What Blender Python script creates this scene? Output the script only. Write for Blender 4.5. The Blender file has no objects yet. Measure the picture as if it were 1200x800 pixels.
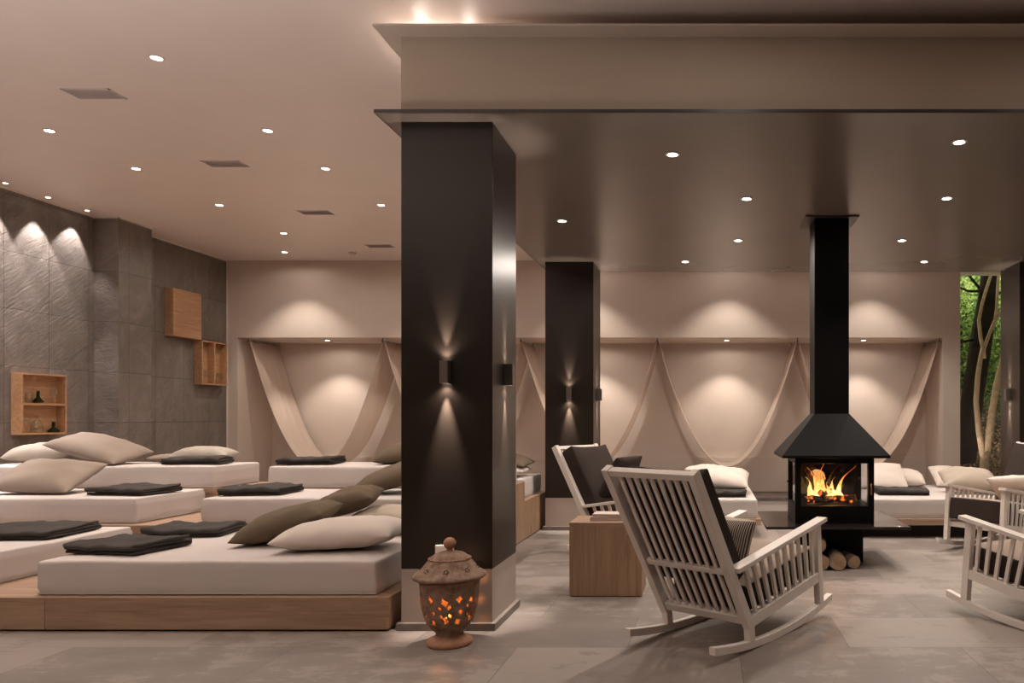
import bpy, bmesh, math, random
from mathutils import Vector, Matrix, Euler, noise
random.seed(7)
PI = math.pi
C = bpy.context.scene.collection
S = bpy.context.scene

# ------------------------------------------------------------------ camera
F_PX, CAM_H, VX, VY = 870.0, 1.25, 828.0, 490.0
cam_d = bpy.data.cameras.new('camera'); cam = bpy.data.objects.new('camera', cam_d); C.objects.link(cam)
cam.location = (0, 0, CAM_H); cam.rotation_euler = (PI/2, 0, 0)
cam_d.sensor_width = 36; cam_d.lens = 36*F_PX/1200
cam_d.shift_x = -(VX-600)/1200; cam_d.shift_y = (VY-400)/1200
cam_d.clip_start = .05
S.camera = cam

# ------------------------------------------------------------------ materials
def newmat(name):
    m = bpy.data.materials.new(name); m.use_nodes = True
    nt = m.node_tree; return m, nt, nt.nodes['Principled BSDF']
def N(nt, t, **kw):
    n = nt.nodes.new(t)
    for k, v in kw.items():
        if k in n.inputs: n.inputs[k].default_value = v
        else: setattr(n, k, v)
    return n
def coords(nt, scale=(1, 1, 1), rot=(0, 0, 0), kind='Object', loc=(0, 0, 0)):
    tc = N(nt, 'ShaderNodeTexCoord'); mp = N(nt, 'ShaderNodeMapping')
    mp.inputs['Scale'].default_value = scale; mp.inputs['Rotation'].default_value = rot; mp.inputs['Location'].default_value = loc
    nt.links.new(tc.outputs[kind], mp.inputs['Vector']); return mp.outputs['Vector']
def ramp(nt, fac, stops):
    r = N(nt, 'ShaderNodeValToRGB'); e = r.color_ramp.elements
    e[0].position, e[0].color = stops[0][0], (*stops[0][1], 1)
    e[1].position, e[1].color = stops[-1][0], (*stops[-1][1], 1)
    for p, c in stops[1:-1]:
        x = e.new(p); x.color = (*c, 1)
    nt.links.new(fac, r.inputs['Fac']); return r.outputs['Color']
def bump(nt, b, h, strength=.2, dist=.01):
    n = N(nt, 'ShaderNodeBump'); n.inputs['Strength'].default_value = strength; n.inputs['Distance'].default_value = dist
    nt.links.new(h, n.inputs['Height']); nt.links.new(n.outputs['Normal'], b.inputs['Normal'])
def simple(name, col, rough=.6, var=.06, scale=6, bmp=0, bscale=80, spec=.5, metal=0):
    m, nt, b = newmat(name)
    v = coords(nt)
    n = N(nt, 'ShaderNodeTexNoise', Scale=scale, Detail=4); nt.links.new(v, n.inputs['Vector'])
    c0 = tuple(max(0, x*(1-var)) for x in col); c1 = tuple(min(1, x*(1+var)) for x in col)
    nt.links.new(ramp(nt, n.outputs['Fac'], [(.3, c0), (.7, c1)]), b.inputs['Base Color'])
    b.inputs['Roughness'].default_value = rough; b.inputs['Specular IOR Level'].default_value = spec; b.inputs['Metallic'].default_value = metal
    if bmp:
        n2 = N(nt, 'ShaderNodeTexNoise', Scale=bscale, Detail=5); nt.links.new(v, n2.inputs['Vector'])
        bump(nt, b, n2.outputs['Fac'], bmp, .004)
    return m
def fabric(name, col, weave=500, strength=.25, var=.05, sheen=.0):
    m, nt, b = newmat(name)
    v = coords(nt)
    n = N(nt, 'ShaderNodeTexNoise', Scale=5, Detail=6); nt.links.new(v, n.inputs['Vector'])
    n2 = N(nt, 'ShaderNodeTexNoise', Scale=weave, Detail=2); nt.links.new(v, n2.inputs['Vector'])
    mx = N(nt, 'ShaderNodeMath', operation='MULTIPLY_ADD'); mx.inputs[1].default_value = .4
    nt.links.new(n2.outputs['Fac'], mx.inputs[0]); nt.links.new(n.outputs['Fac'], mx.inputs[2])
    nt.links.new(ramp(nt, mx.outputs[0], [(.45, tuple(x*(1-var) for x in col)), (.95, tuple(min(1, x*(1+var)) for x in col))]), b.inputs['Base Color'])
    b.inputs['Roughness'].default_value = .9; b.inputs['Specular IOR Level'].default_value = .2
    b.inputs['Sheen Weight'].default_value = sheen
    bump(nt, b, mx.outputs[0], strength, .004)
    return m
def wood(name, dark, light, axis='X', rough=.5, scale=1.0):
    m, nt, b = newmat(name)
    sc = {'X': (1.2, 16, 16), 'Y': (16, 1.2, 16), 'Z': (16, 16, 1.2)}[axis]
    v = coords(nt, tuple(s*scale for s in sc))
    n = N(nt, 'ShaderNodeTexNoise', Scale=1.3, Detail=8, Roughness=.62, Distortion=.7); nt.links.new(v, n.inputs['Vector'])
    v2 = coords(nt, tuple((s*6*scale if s > 2 else s*2*scale) for s in sc))
    n2 = N(nt, 'ShaderNodeTexNoise', Scale=2, Detail=3); nt.links.new(v2, n2.inputs['Vector'])
    a = N(nt, 'ShaderNodeMath', operation='MULTIPLY_ADD'); a.inputs[1].default_value = .35
    nt.links.new(n2.outputs['Fac'], a.inputs[0]); nt.links.new(n.outputs['Fac'], a.inputs[2])
    # knots
    v3 = coords(nt, (1.1, 3.2, 3.2) if axis == 'X' else ((3.2, 1.1, 3.2) if axis == 'Y' else (3.2, 3.2, 1.1)))
    vo = N(nt, 'ShaderNodeTexVoronoi', Scale=1.0); nt.links.new(v3, vo.inputs['Vector'])
    k = ramp(nt, vo.outputs['Distance'], [(.02, (.35, .3, .25)), (.09, (1, 1, 1))])
    col = ramp(nt, a.outputs[0], [(.42, dark), (.85, light)])
    mix = N(nt, 'ShaderNodeMix', data_type='RGBA', blend_type='MULTIPLY'); mix.inputs[0].default_value = .8
    nt.links.new(col, mix.inputs[6]); nt.links.new(k, mix.inputs[7]); nt.links.new(mix.outputs[2], b.inputs['Base Color'])
    b.inputs['Roughness'].default_value = rough
    bump(nt, b, a.outputs[0], .12, .003)
    return m
def glassy(name, tint=(1, 1, 1), rough=0.0, refl=1.45):
    m = bpy.data.materials.new(name); m.use_nodes = True; nt = m.node_tree; nt.nodes.clear()
    o = N(nt, 'ShaderNodeOutputMaterial'); t = N(nt, 'ShaderNodeBsdfTransparent'); g = N(nt, 'ShaderNodeBsdfGlossy')
    t.inputs['Color'].default_value = (*tint, 1); g.inputs['Roughness'].default_value = rough
    lw = N(nt, 'ShaderNodeLayerWeight', Blend=.5); pw = N(nt, 'ShaderNodeMath', operation='POWER'); pw.inputs[1].default_value = 4
    fr = N(nt, 'ShaderNodeMath', operation='MULTIPLY_ADD'); fr.inputs[1].default_value = .8; fr.inputs[2].default_value = .045*refl/1.45; mx = N(nt, 'ShaderNodeMixShader')
    nt.links.new(lw.outputs['Facing'], pw.inputs[0]); nt.links.new(pw.outputs[0], fr.inputs[0]); nt.links.new(fr.outputs[0], mx.inputs[0]); nt.links.new(t.outputs[0], mx.inputs[1]); nt.links.new(g.outputs[0], mx.inputs[2])
    nt.links.new(mx.outputs[0], o.inputs['Surface']); return m
def emit(name, col, s):
    m = bpy.data.materials.new(name); m.use_nodes = True; nt = m.node_tree; nt.nodes.clear()
    o = N(nt, 'ShaderNodeOutputMaterial'); e = N(nt, 'ShaderNodeEmission'); e.inputs[0].default_value = (*col, 1); e.inputs[1].default_value = s
    nt.links.new(e.outputs[0], o.inputs['Surface']); return m

M = {}
M['wall'] = simple('beige_plaster', (.62, .53, .46), .75, .03, 2, .05, 60)
M['ceiling'] = simple('taupe_satin_ceiling', (.80, .705, .65), .40, .02, 2, .0)
M['soffit'] = simple('dark_satin_soffit', (.175, .138, .116), .26, .03, 2, spec=.8)
M['plate'] = simple('dark_edge', (.05, .036, .03), .35, .03, 2)
M['bulk'] = simple('olive_beige_plaster', (.50, .41, .32), .7, .03, 2)
M['pillar'] = simple('dark_lacquer', (.022, .0155, .0115), .3, .05, 1.5, .0, 20, spec=.35)
M['plinth'] = simple('pale_plaster', (.40, .33, .28), .6, .03, 2)
M['skirt'] = simple('grey_stone_skirting', (.17, .14, .12), .5, .2, 12)
M['trim'] = simple('pale_trim', (.72, .64, .57), .5, .03)
M['white_paint'] = simple('warm_white_paint', (.72, .65, .59), .38, .03, 3)
M['black_steel'] = simple('black_steel', (.0035, .003, .0028), .5, .1, 6, spec=.13)
M['hearth'] = simple('hearth_steel', (.016, .013, .012), .16, .1, 6)
M['sconce'] = simple('bronze_grey_metal', (.16, .13, .11), .4, .05, 6, metal=.6)
M['sheet'] = fabric('off_white_sheet', (.54, .485, .455), 350, .12, .02)
M['p_white'] = fabric('white_linen', (.64, .56, .50), 350, .2, .03)
M['p_taupe'] = fabric('taupe_linen', (.275, .218, .178), 350, .25, .07)
M['p_beige'] = fabric('beige_linen', (.43, .36, .29), 350, .25, .05)
M['p_olive'] = fabric('olive_brown_linen', (.135, .10, .066), 350, .3, .08)
M['p_grey'] = fabric('pale_grey_linen', (.38, .33, .28), 350, .25, .05)
M['blanket'] = fabric('dark_brown_wool', (.050, .043, .039), 260, .5, .25)
M['cush_dark'] = fabric('dark_brown_cushion', (.035, .024, .020), 300, .3, .15)
M['cush_light'] = fabric('seat_beige', (.30, .235, .185), 350, .25, .05)
M['oakX'] = wood('oak_x', (.225, .135, .082), (.40, .265, .178), 'X')
M['oakY'] = wood('oak_y', (.225, .135, .082), (.40, .265, .178), 'Y')
M['oakZ'] = wood('oak_z', (.225, .13, .075), (.39, .25, .155), 'Z')
M['boxwood'] = wood('box_oak', (.30, .15, .07), (.50, .29, .155), 'Y', .5, 1.6)
M['glass'] = glassy('clear_glass'); M['dark_tint'] = glassy('dark_tinted_glass', (.16, .13, .115))  # second glass: dark tint painted in for the rear pane's dark reflection
M['glass_green'] = glassy('green_glass', (.36, .50, .38), 0, 1.5)
M['glass_clear'] = glassy('tableware_glass', (.95, .96, .95), 0, 2.2)
M['lamp'] = emit('lamp_lens', (1.0, .86, .74), 22)
M['paper'] = simple('paper', (.55, .48, .42), .8)
M['book_pink'] = simple('rose_cloth_cover', (.42, .25, .21), .7)
M['book_white'] = simple('white_cover', (.66, .55, .50), .5)
M['vent'] = simple('vent_grey', (.62, .54, .52), .55)
M['dark'] = simple('dark_recess', (.02, .016, .014), .8)

# floor: large stone tiles
m, nt, b = newmat('stone_floor_tiles'); M['floor'] = m
v = coords(nt, loc=(.43, .18, 0))
br = N(nt, 'ShaderNodeTexBrick'); br.offset = .5; br.offset_frequency = 2
for k_, v_ in (('Scale', 1.0), ('Mortar Size', .0022), ('Mortar Smooth', .2), ('Bias', 0.0), ('Brick Width', 1.21), ('Row Height', .605)): br.inputs[k_].default_value = v_
br.inputs['Color1'].default_value = (.2, .2, .2, 1); br.inputs['Color2'].default_value = (.8, .8, .8, 1); br.inputs['Mortar'].default_value = (.5, .5, .5, 1)
nt.links.new(v, br.inputs['Vector'])
n1 = N(nt, 'ShaderNodeTexNoise', Scale=2.6, Detail=12, Roughness=.78, Distortion=.3); nt.links.new(v, n1.inputs['Vector'])
v2 = coords(nt, (1, 3.2, 1), (0, 0, .6))
n2 = N(nt, 'ShaderNodeTexNoise', Scale=3.2, Detail=8, Roughness=.7); nt.links.new(v2, n2.inputs['Vector'])
a = N(nt, 'ShaderNodeMath', operation='MULTIPLY_ADD'); a.inputs[1].default_value = .45
nt.links.new(br.outputs['Color'], a.inputs[0]); nt.links.new(n1.outputs['Fac'], a.inputs[2])
a2 = N(nt, 'ShaderNodeMath', operation='MULTIPLY_ADD'); a2.inputs[1].default_value = .5
nt.links.new(n2.outputs['Fac'], a2.inputs[0]); nt.links.new(a.outputs[0], a2.inputs[2])
cr = ramp(nt, a2.outputs[0], [(.6, (.145, .120, .105)), (.95, (.205, .170, .148)), (1.3, (.27, .226, .198))])
mj = N(nt, 'ShaderNodeMix', data_type='RGBA'); mj.inputs[7].default_value = (.11, .092, .08, 1); nt.links.new(br.outputs['Fac'], mj.inputs[0]); nt.links.new(cr, mj.inputs[6]); nt.links.new(mj.outputs[2], b.inputs['Base Color'])
mxr = ramp(nt, n1.outputs['Fac'], [(.3, (.42,)*3), (.7, (.58,)*3)]); nt.links.new(mxr, b.inputs['Roughness'])
hm = N(nt, 'ShaderNodeMath', operation='MULTIPLY_ADD'); hm.inputs[1].default_value = -1.5
nt.links.new(br.outputs['Fac'], hm.inputs[0]); nt.links.new(n2.outputs['Fac'], hm.inputs[2]); bump(nt, b, hm.outputs[0], .18, .004)

# slate wall cladding (object coords: wall plane along Y, Z)
m, nt, b = newmat('slate_cladding'); M['slate'] = m
v = coords(nt, rot=(0, 0, 0))
sep = N(nt, 'ShaderNodeSeparateXYZ'); cmb = N(nt, 'ShaderNodeCombineXYZ'); nt.links.new(v, sep.inputs[0])
ax = N(nt, 'ShaderNodeMath', operation='ADD'); nt.links.new(sep.outputs[0], ax.inputs[0]); nt.links.new(sep.outputs[1], ax.inputs[1])
nt.links.new(sep.outputs[2], cmb.inputs[0]); nt.links.new(ax.outputs[0], cmb.inputs[1])
mp = N(nt, 'ShaderNodeMapping'); mp.inputs['Location'].default_value = (.0, .12, 0); nt.links.new(cmb.outputs[0], mp.inputs['Vector'])
br = N(nt, 'ShaderNodeTexBrick'); br.offset = .0
for k_, v_ in (('Scale', 1.0), ('Mortar Size', .0035), ('Mortar Smooth', .1), ('Bias', 0.0), ('Brick Width', .6), ('Row Height', .53)): br.inputs[k_].default_value = v_
br.inputs['Color1'].default_value = (.25,)*3+(1,); br.inputs['Color2'].default_value = (.75,)*3+(1,); br.inputs['Mortar'].default_value = (.0,)*3+(1,)
nt.links.new(mp.outputs[0], br.inputs['Vector'])
v2 = coords(nt, (1, 1.5, .8), (.7, 0, 0))
n1 = N(nt, 'ShaderNodeTexNoise', Scale=3.0, Detail=10, Roughness=.68, Distortion=1.2); nt.links.new(v2, n1.inputs['Vector'])
v4a = coords(nt, (1, 1, 1), (.85, .3, 0)); mp4 = N(nt, 'ShaderNodeMapping'); mp4.inputs['Scale'].default_value = (8, 22, 3.2); nt.links.new(v4a, mp4.inputs['Vector']); v4 = mp4.outputs['Vector']
n3 = N(nt, 'ShaderNodeTexNoise', Scale=1.0, Detail=8, Roughness=.68, Distortion=1.2); nt.links.new(v4, n3.inputs['Vector'])
a = N(nt, 'ShaderNodeMath', operation='MULTIPLY_ADD'); a.inputs[1].default_value = .35
nt.links.new(br.outputs['Color'], a.inputs[0]); nt.links.new(n1.outputs['Fac'], a.inputs[2])
cr = ramp(nt, a.outputs[0], [(.45, (.125, .103, .088)), (.72, (.18, .152, .132)), (1.0, (.25, .213, .19))])
mj = N(nt, 'ShaderNodeMix', data_type='RGBA'); mj.inputs[7].default_value = (.085, .07, .06, 1); nt.links.new(br.outputs['Fac'], mj.inputs[0]); nt.links.new(cr, mj.inputs[6]); nt.links.new(mj.outputs[2], b.inputs['Base Color'])
b.inputs['Roughness'].default_value = .34
hm = N(nt, 'ShaderNodeMath', operation='MULTIPLY_ADD'); hm.inputs[1].default_value = -1.2
nt.links.new(br.outputs['Fac'], hm.inputs[0]); nt.links.new(n3.outputs['Fac'], hm.inputs[2]); bump(nt, b, hm.outputs[0], .8, .014)
am = N(nt, 'ShaderNodeMath', operation='MULTIPLY_ADD'); am.inputs[1].default_value = .35; nt.links.new(n3.outputs['Fac'], am.inputs[0]); nt.links.new(a.outputs[0], am.inputs[2]); am2 = N(nt, 'ShaderNodeMath', operation='SUBTRACT'); am2.inputs[1].default_value = .175; nt.links.new(am.outputs[0], am2.inputs[0])
for l_ in list(nt.links):
    if l_.from_node == a and l_.to_node.type == 'VALTORGB': nt.links.new(am2.outputs[0], l_.to_node.inputs['Fac'])

# hammock cloth: thin, a little light comes through
m = bpy.data.materials.new('sheer_cloth'); m.use_nodes = True; nt = m.node_tree; b = nt.nodes['Principled BSDF']; M['cloth'] = m
b.inputs['Base Color'].default_value = (.68, .57, .49, 1); b.inputs['Roughness'].default_value = .85; b.inputs['Specular IOR Level'].default_value = .2
vv = coords(nt, (3, 90, 3)); n1 = N(nt, 'ShaderNodeTexNoise', Scale=1, Detail=3); nt.links.new(vv, n1.inputs['Vector']); bump(nt, b, n1.outputs['Fac'], .3, .01)
tr = N(nt, 'ShaderNodeBsdfTranslucent'); tr.inputs['Color'].default_value = (.70, .58, .49, 1); mx = N(nt, 'ShaderNodeMixShader'); mx.inputs[0].default_value = .35
tp = N(nt, 'ShaderNodeBsdfTransparent'); mx2 = N(nt, 'ShaderNodeMixShader'); mx2.inputs[0].default_value = .28
nt.links.new(b.outputs[0], mx.inputs[1]); nt.links.new(tr.outputs[0], mx.inputs[2])
nt.links.new(mx.outputs[0], mx2.inputs[1]); nt.links.new(tp.outputs[0], mx2.inputs[2])
nt.links.new(mx2.outputs[0], nt.nodes['Material Output'].inputs['Surface'])

# terracotta
m, nt, b = newmat('aged_terracotta'); M['terracotta'] = m
v = coords(nt); n1 = N(nt, 'ShaderNodeTexNoise', Scale=22, Detail=8, Roughness=.7); nt.links.new(v, n1.inputs['Vector'])
nt.links.new(ramp(nt, n1.outputs['Fac'], [(.32, (.13, .065, .038)), (.5, (.25, .155, .105)), (.7, (.34, .245, .18))]), b.inputs['Base Color'])
b.inputs['Roughness'].default_value = .85; bump(nt, b, n1.outputs['Fac'], .4, .004)
M['terra_rim'] = simple('terracotta_rim', (.36, .185, .105), .8, .2, 25, .3, 60)

# striped ticking
m, nt, b = newmat('striped_ticking'); M['stripe'] = m
v = coords(nt); w = N(nt, 'ShaderNodeTexWave', Scale=26, Distortion=.0); w.bands_direction = 'X'; nt.links.new(v, w.inputs['Vector'])
nt.links.new(ramp(nt, w.outputs['Fac'], [(.62, (.035, .025, .02)), (.72, (.34, .27, .21))]), b.inputs['Base Color']); b.inputs['Roughness'].default_value = .9

# flames
def flame_mat():
    m = bpy.data.materials.new('flame'); m.use_nodes = True; nt = m.node_tree; nt.nodes.clear()
    o = N(nt, 'ShaderNodeOutputMaterial'); e = N(nt, 'ShaderNodeEmission'); t = N(nt, 'ShaderNodeBsdfTransparent'); mx = N(nt, 'ShaderNodeMixShader')
    tc = N(nt, 'ShaderNodeTexCoord'); sp = N(nt, 'ShaderNodeSeparateXYZ'); nt.links.new(tc.outputs['Object'], sp.inputs[0])
    ns = N(nt, 'ShaderNodeTexNoise', Scale=16, Detail=4, Distortion=1.2); nt.links.new(tc.outputs['Object'], ns.inputs['Vector'])
    a = N(nt, 'ShaderNodeMath', operation='MULTIPLY_ADD'); a.inputs[1].default_value = 2.6
    nt.links.new(sp.outputs[2], a.inputs[0]); nt.links.new(ns.outputs['Fac'], a.inputs[2])
    nt.links.new(ramp(nt, a.outputs[0], [(.45, (1, .80, .42)), (.75, (1, .52, .13)), (1.0, (1, .20, .03))]), e.inputs[0])
    e.inputs[1].default_value = 1.7
    lw = N(nt, 'ShaderNodeLayerWeight', Blend=.35)
    b2 = N(nt, 'ShaderNodeMath', operation='MULTIPLY_ADD'); b2.inputs[1].default_value = .9
    nt.links.new(ns.outputs['Fac'], b2.inputs[0]); nt.links.new(lw.outputs['Facing'], b2.inputs[2])
    r = ramp(nt, b2.outputs[0], [(.62, (0, 0, 0)), (1.0, (1, 1, 1))])
    nt.links.new(r, mx.inputs[0]); nt.links.new(e.outputs[0], mx.inputs[1]); nt.links.new(t.outputs[0], mx.inputs[2]); nt.links.new(mx.outputs[0], o.inputs['Surface'])
    return m
M['flame'] = flame_mat()
m, nt, b = newmat('charred_log'); M['char'] = m
v = coords(nt); n1 = N(nt, 'ShaderNodeTexNoise', Scale=26, Detail=6); nt.links.new(v, n1.inputs['Vector'])
nt.links.new(ramp(nt, n1.outputs['Fac'], [(.4, (.012, .008, .006)), (.7, (.07, .04, .025))]), b.inputs['Base Color'])
nt.links.new(ramp(nt, n1.outputs['Fac'], [(.56, (0, 0, 0)), (.68, (1, .18, .02))]), b.inputs['Emission Color']); b.inputs['Emission Strength'].default_value = 1.4
M['bark'] = simple('bark', (.09, .055, .035), .9, .4, 30, .8, 40)
M['logend'] = simple('cut_wood', (.30, .195, .12), .8, .25, 18, .2, 60)

def leafmat(name, cols):
    m, nt, b = newmat(name); g = N(nt, 'ShaderNodeNewGeometry')
    st = [(i/(len(cols)-1), c) for i, c in enumerate(cols)]
    cr = ramp(nt, g.outputs['Random Per Island'], st); nt.links.new(cr, b.inputs['Base Color']); b.inputs['Roughness'].default_value = .55
    tr = N(nt, 'ShaderNodeBsdfTranslucent'); nt.links.new(cr, tr.inputs['Color']); mx = N(nt, 'ShaderNodeMixShader'); mx.inputs[0].default_value = .35
    nt.links.new(b.outputs[0], mx.inputs[1]); nt.links.new(tr.outputs[0], mx.inputs[2]); nt.links.new(mx.outputs[0], nt.nodes['Material Output'].inputs['Surface'])
    return m
M['leaves'] = leafmat('green_leaves', [(.03, .06, .02), (.10, .22, .05), (.26, .40, .10), (.52, .60, .22)])
M['leaves2'] = leafmat('yellow_leaves', [(.08, .14, .04), (.24, .34, .08), (.50, .52, .16), (.60, .42, .14)])
M['litter'] = leafmat('dry_leaves', [(.03, .018, .01), (.16, .075, .035), (.34, .17, .08), (.50, .33, .20)])
M['soil'] = simple('dark_soil', (.03, .02, .013), .95, .3, 9, .6, 20)
M['pale_bark'] = simple('pale_bark', (.52, .38, .27), .75, .22, 14, .5, 30)
M['dark_bark'] = simple('dark_bark', (.010, .008, .0065), .95, .35, 10, .5, 16, spec=.1)

# ------------------------------------------------------------------ mesh helpers
def box(bm, x0, x1, y0, y1, z0, z1, mi=0):
    vs = [bm.verts.new(p) for p in ((x0,y0,z0),(x1,y0,z0),(x1,y1,z0),(x0,y1,z0),(x0,y0,z1),(x1,y0,z1),(x1,y1,z1),(x0,y1,z1))]
    for f in ((0,3,2,1),(4,5,6,7),(0,1,5,4),(1,2,6,5),(2,3,7,6),(3,0,4,7)):
        bm.faces.new([vs[i] for i in f]).material_index = mi
    return bm
def quadprism(bm, pts, x0, x1):
    """outline pts (y,z) extruded in x"""
    a = [bm.verts.new((x0, y, z)) for y, z in pts]; c = [bm.verts.new((x1, y, z)) for y, z in pts]
    n = len(pts); bm.faces.new(a[::-1]); bm.faces.new(c)
    for i in range(n): bm.faces.new((a[i], a[(i+1) % n], c[(i+1) % n], c[i]))
def bar(bm, p, q, w, h, x):
    """beam in the y,z side profile from p to q, width w in x (centred at x), height h across"""
    d = Vector((q[0]-p[0], q[1]-p[1])).normalized(); n = Vector((-d.y, d.x))*h/2
    P, Q = Vector(p), Vector(q)
    quadprism(bm, [tuple(P-n), tuple(Q-n), tuple(Q+n), tuple(P+n)], x-w/2, x+w/2)
def bar3(bm, p, q, w, h, up=(0, 0, 1)):
    p, q = Vector(p), Vector(q); d = (q-p).normalized(); s = d.cross(Vector(up)).normalized(); u = s.cross(d)
    a = [bm.verts.new(p+s*i*w/2+u*j*h/2) for i, j in ((-1,-1),(1,-1),(1,1),(-1,1))]
    c = [bm.verts.new(q+s*i*w/2+u*j*h/2) for i, j in ((-1,-1),(1,-1),(1,1),(-1,1))]
    bm.faces.new(a[::-1]); bm.faces.new(c)
    for i in range(4): bm.faces.new((a[i], a[(i+1) % 4], c[(i+1) % 4], c[i]))
def tube(bm, pts, rads, seg=12, cap=True, jit=0):
    rings = []; pts = [Vector(p) for p in pts]
    for i, p in enumerate(pts):
        d = (pts[min(i+1, len(pts)-1)]-pts[max(i-1, 0)]).normalized()
        s = d.cross(Vector((0, 1, 0.01))) if abs(d.y) < .9 else d.cross(Vector((1, 0, 0))); s.normalize(); u = s.cross(d)
        r = rads[i] if hasattr(rads, '__len__') else rads
        rings.append([bm.verts.new(p+(s*math.cos(2*PI*k/seg)+u*math.sin(2*PI*k/seg))*r*(1+jit*noise.noise(p*3+Vector((k, i, 0))))) for k in range(seg)])
    for a, c in zip(rings, rings[1:]):
        for k in range(seg): bm.faces.new((a[k], a[(k+1) % seg], c[(k+1) % seg], c[k]))
    if cap: bm.faces.new(rings[0][::-1]); bm.faces.new(rings[-1])
def lathe(bm, prof, seg=32, cx=0, cy=0, closed=True):
    rings = [[bm.verts.new((cx+max(r, 1e-4)*math.cos(2*PI*k/seg), cy+max(r, 1e-4)*math.sin(2*PI*k/seg), z)) for k in range(seg)] for r, z in prof]
    for a, c in zip(rings, rings[1:]):
        for k in range(seg): bm.faces.new((a[k], a[(k+1) % seg], c[(k+1) % seg], c[k]))
    if closed: bm.faces.new(rings[0][::-1]); bm.faces.new(rings[-1])
def B(): return bmesh.new()
def obj(name, bm, mat, parent=None, loc=(0, 0, 0), smooth=False, bevel=0, segs=2, angle=.6):
    bmesh.ops.recalc_face_normals(bm, faces=bm.faces)
    me = bpy.data.meshes.new(name); bm.to_mesh(me); bm.free()
    for mm in (mat if isinstance(mat, (list, tuple)) else [mat]): me.materials.append(mm)
    o = bpy.data.objects.new(name, me); C.objects.link(o); o.location = loc
    if parent: o.parent = parent
    if smooth:
        for p in me.polygons: p.use_smooth = True
    if bevel:
        md = o.modifiers.new('bevel', 'BEVEL'); md.width = bevel; md.segments = segs; md.limit_method = 'ANGLE'; md.angle_limit = angle
    return o
def tag(o, label=None, cat=None, group=None, kind=None):
    if label: o['label'] = label
    if cat: o['category'] = cat
    if group: o['group'] = group
    if kind: o['kind'] = kind
    return o
def thing(name, label, cat, loc=(0, 0, 0), rot=0, group=None):
    o = bpy.data.objects.new(name, None); C.objects.link(o); o.location = loc; o.rotation_euler = (0, 0, rot)
    o.empty_display_size = .1
    return tag(o, label, cat, group)
def struct(name, bm, mat, **kw):
    o = obj(name, bm, mat, **kw); 
    if not kw.get('parent'): o['kind'] = 'structure'
    return o
def dup(root):
    r = root.copy(); C.objects.link(r)
    for ch in list(root.children):
        c = ch.copy(); C.objects.link(c); c.parent = r
        for g in ch.children:
            d = g.copy(); C.objects.link(d); d.parent = c
    return r
def spot(loc, target, W, ang, blend=.6, col=(1, .875, .775), r=.03):
    l = bpy.data.lights.new('spot', 'SPOT'); l.energy = W; l.spot_size = math.radians(ang); l.spot_blend = blend; l.color = col; l.shadow_soft_size = r
    o = bpy.data.objects.new('spot', l); C.objects.link(o); o.location = loc
    o.rotation_euler = (Vector(target)-Vector(loc)).to_track_quat('-Z', 'Y').to_euler(); return o
def point(loc, W, col, r=.05):
    l = bpy.data.lights.new('point', 'POINT'); l.energy = W; l.color = col; l.shadow_soft_size = r
    o = bpy.data.objects.new('point', l); C.objects.link(o); o.location = loc; return o
def area(loc, target, W, sx, sy, col):
    l = bpy.data.lights.new('area', 'AREA'); l.shape = 'RECTANGLE'; l.size = sx; l.size_y = sy; l.energy = W; l.color = col
    o = bpy.data.objects.new('area', l); C.objects.link(o); o.location = loc
    o.rotation_euler = (Vector(target)-Vector(loc)).to_track_quat('-Z', 'Y').to_euler(); return o

# ------------------------------------------------------------------ the room
HC, HS = 3.65, 3.0            # main ceiling, soffit
YB = 11.3                     # back wall face
XR = 6.6
b = B(); box(b, -7.6, XR+.3, -3.2, 12.5, -.1, 0); struct('floor', b, M['floor'])
b = B(); box(b, -7.6, XR+.3, -3.2, 12.5, HC, HC+.1); struct('ceiling', b, M['ceiling'])
# left wall with its shallow pier
b = B()
pts = [(-7.3, -3.2), (-7.3, 8.85), (-7.01, 8.85), (-7.01, 9.38), (-7.3, 9.38), (-7.3, YB+.0), (-7.6, YB+.0), (-7.6, -3.2)]
lo = [b.verts.new((x, y, 0)) for x, y in pts]; hi = [b.verts.new((x, y, HC)) for x, y in pts]
b.faces.new(lo); b.faces.new(hi[::-1])
for i in range(len(pts)): b.faces.new((lo[i], lo[(i+1) % 8], hi[(i+1) % 8], hi[i]))
struct('wall_left', b, M['slate'])
b = B(); t_ = .014
for (xa, ya), (xb, yb) in (((-7.3, -3.2), (-7.3, 8.85)), ((-7.3, 8.85), (-7.01, 8.85)), ((-7.01, 8.85), (-7.01, 9.38)), ((-7.3, 9.38), (-7.3, YB))):
    if xa == xb: box(b, xa, xa+t_, ya-(t_ if xa > -7.2 else 0), yb, HC-.016, HC)
    else: box(b, xa, xb+t_, ya-t_, ya, HC-.016, HC)
struct('trim_1', b, M['trim'])
b = B(); box(b, -7.3, -7.285, YB-.015, YB, 0, HC-.02); struct('trim_2', b, M['trim'])
# back wall with the long niche
NX0, NX1, NZ, NY = -7.14, 3.60, 2.48, 12.2
b = B()
box(b, -7.6, 3.86, YB, 12.4, NZ, HC); box(b, -7.6, NX0, YB, 12.4, 0, NZ); box(b, NX1, 3.86, YB, 12.4, 0, NZ); box(b, NX0, NX1, NY, 12.4, 0, NZ)
struct('wall_back', b, M['wall'])
b = B(); box(b, NX0, NX1, NY-.02, NY, .05, .62); struct('trim_3', b, M['wall'], bevel=.004)
b = B(); box(b, NX0, NX1, YB-.012, NY, 0, .045); struct('trim_4', b, M['skirt'], bevel=.004)
b = B(); box(b, XR, XR+.3, -3.2, 12.4, 0, HC); struct('wall_right', b, M['wall'])
b = B(); box(b, -7.6, XR+.3, -3.4, -3.2, 0, HC); struct('wall_front', b, M['plate'])
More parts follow.
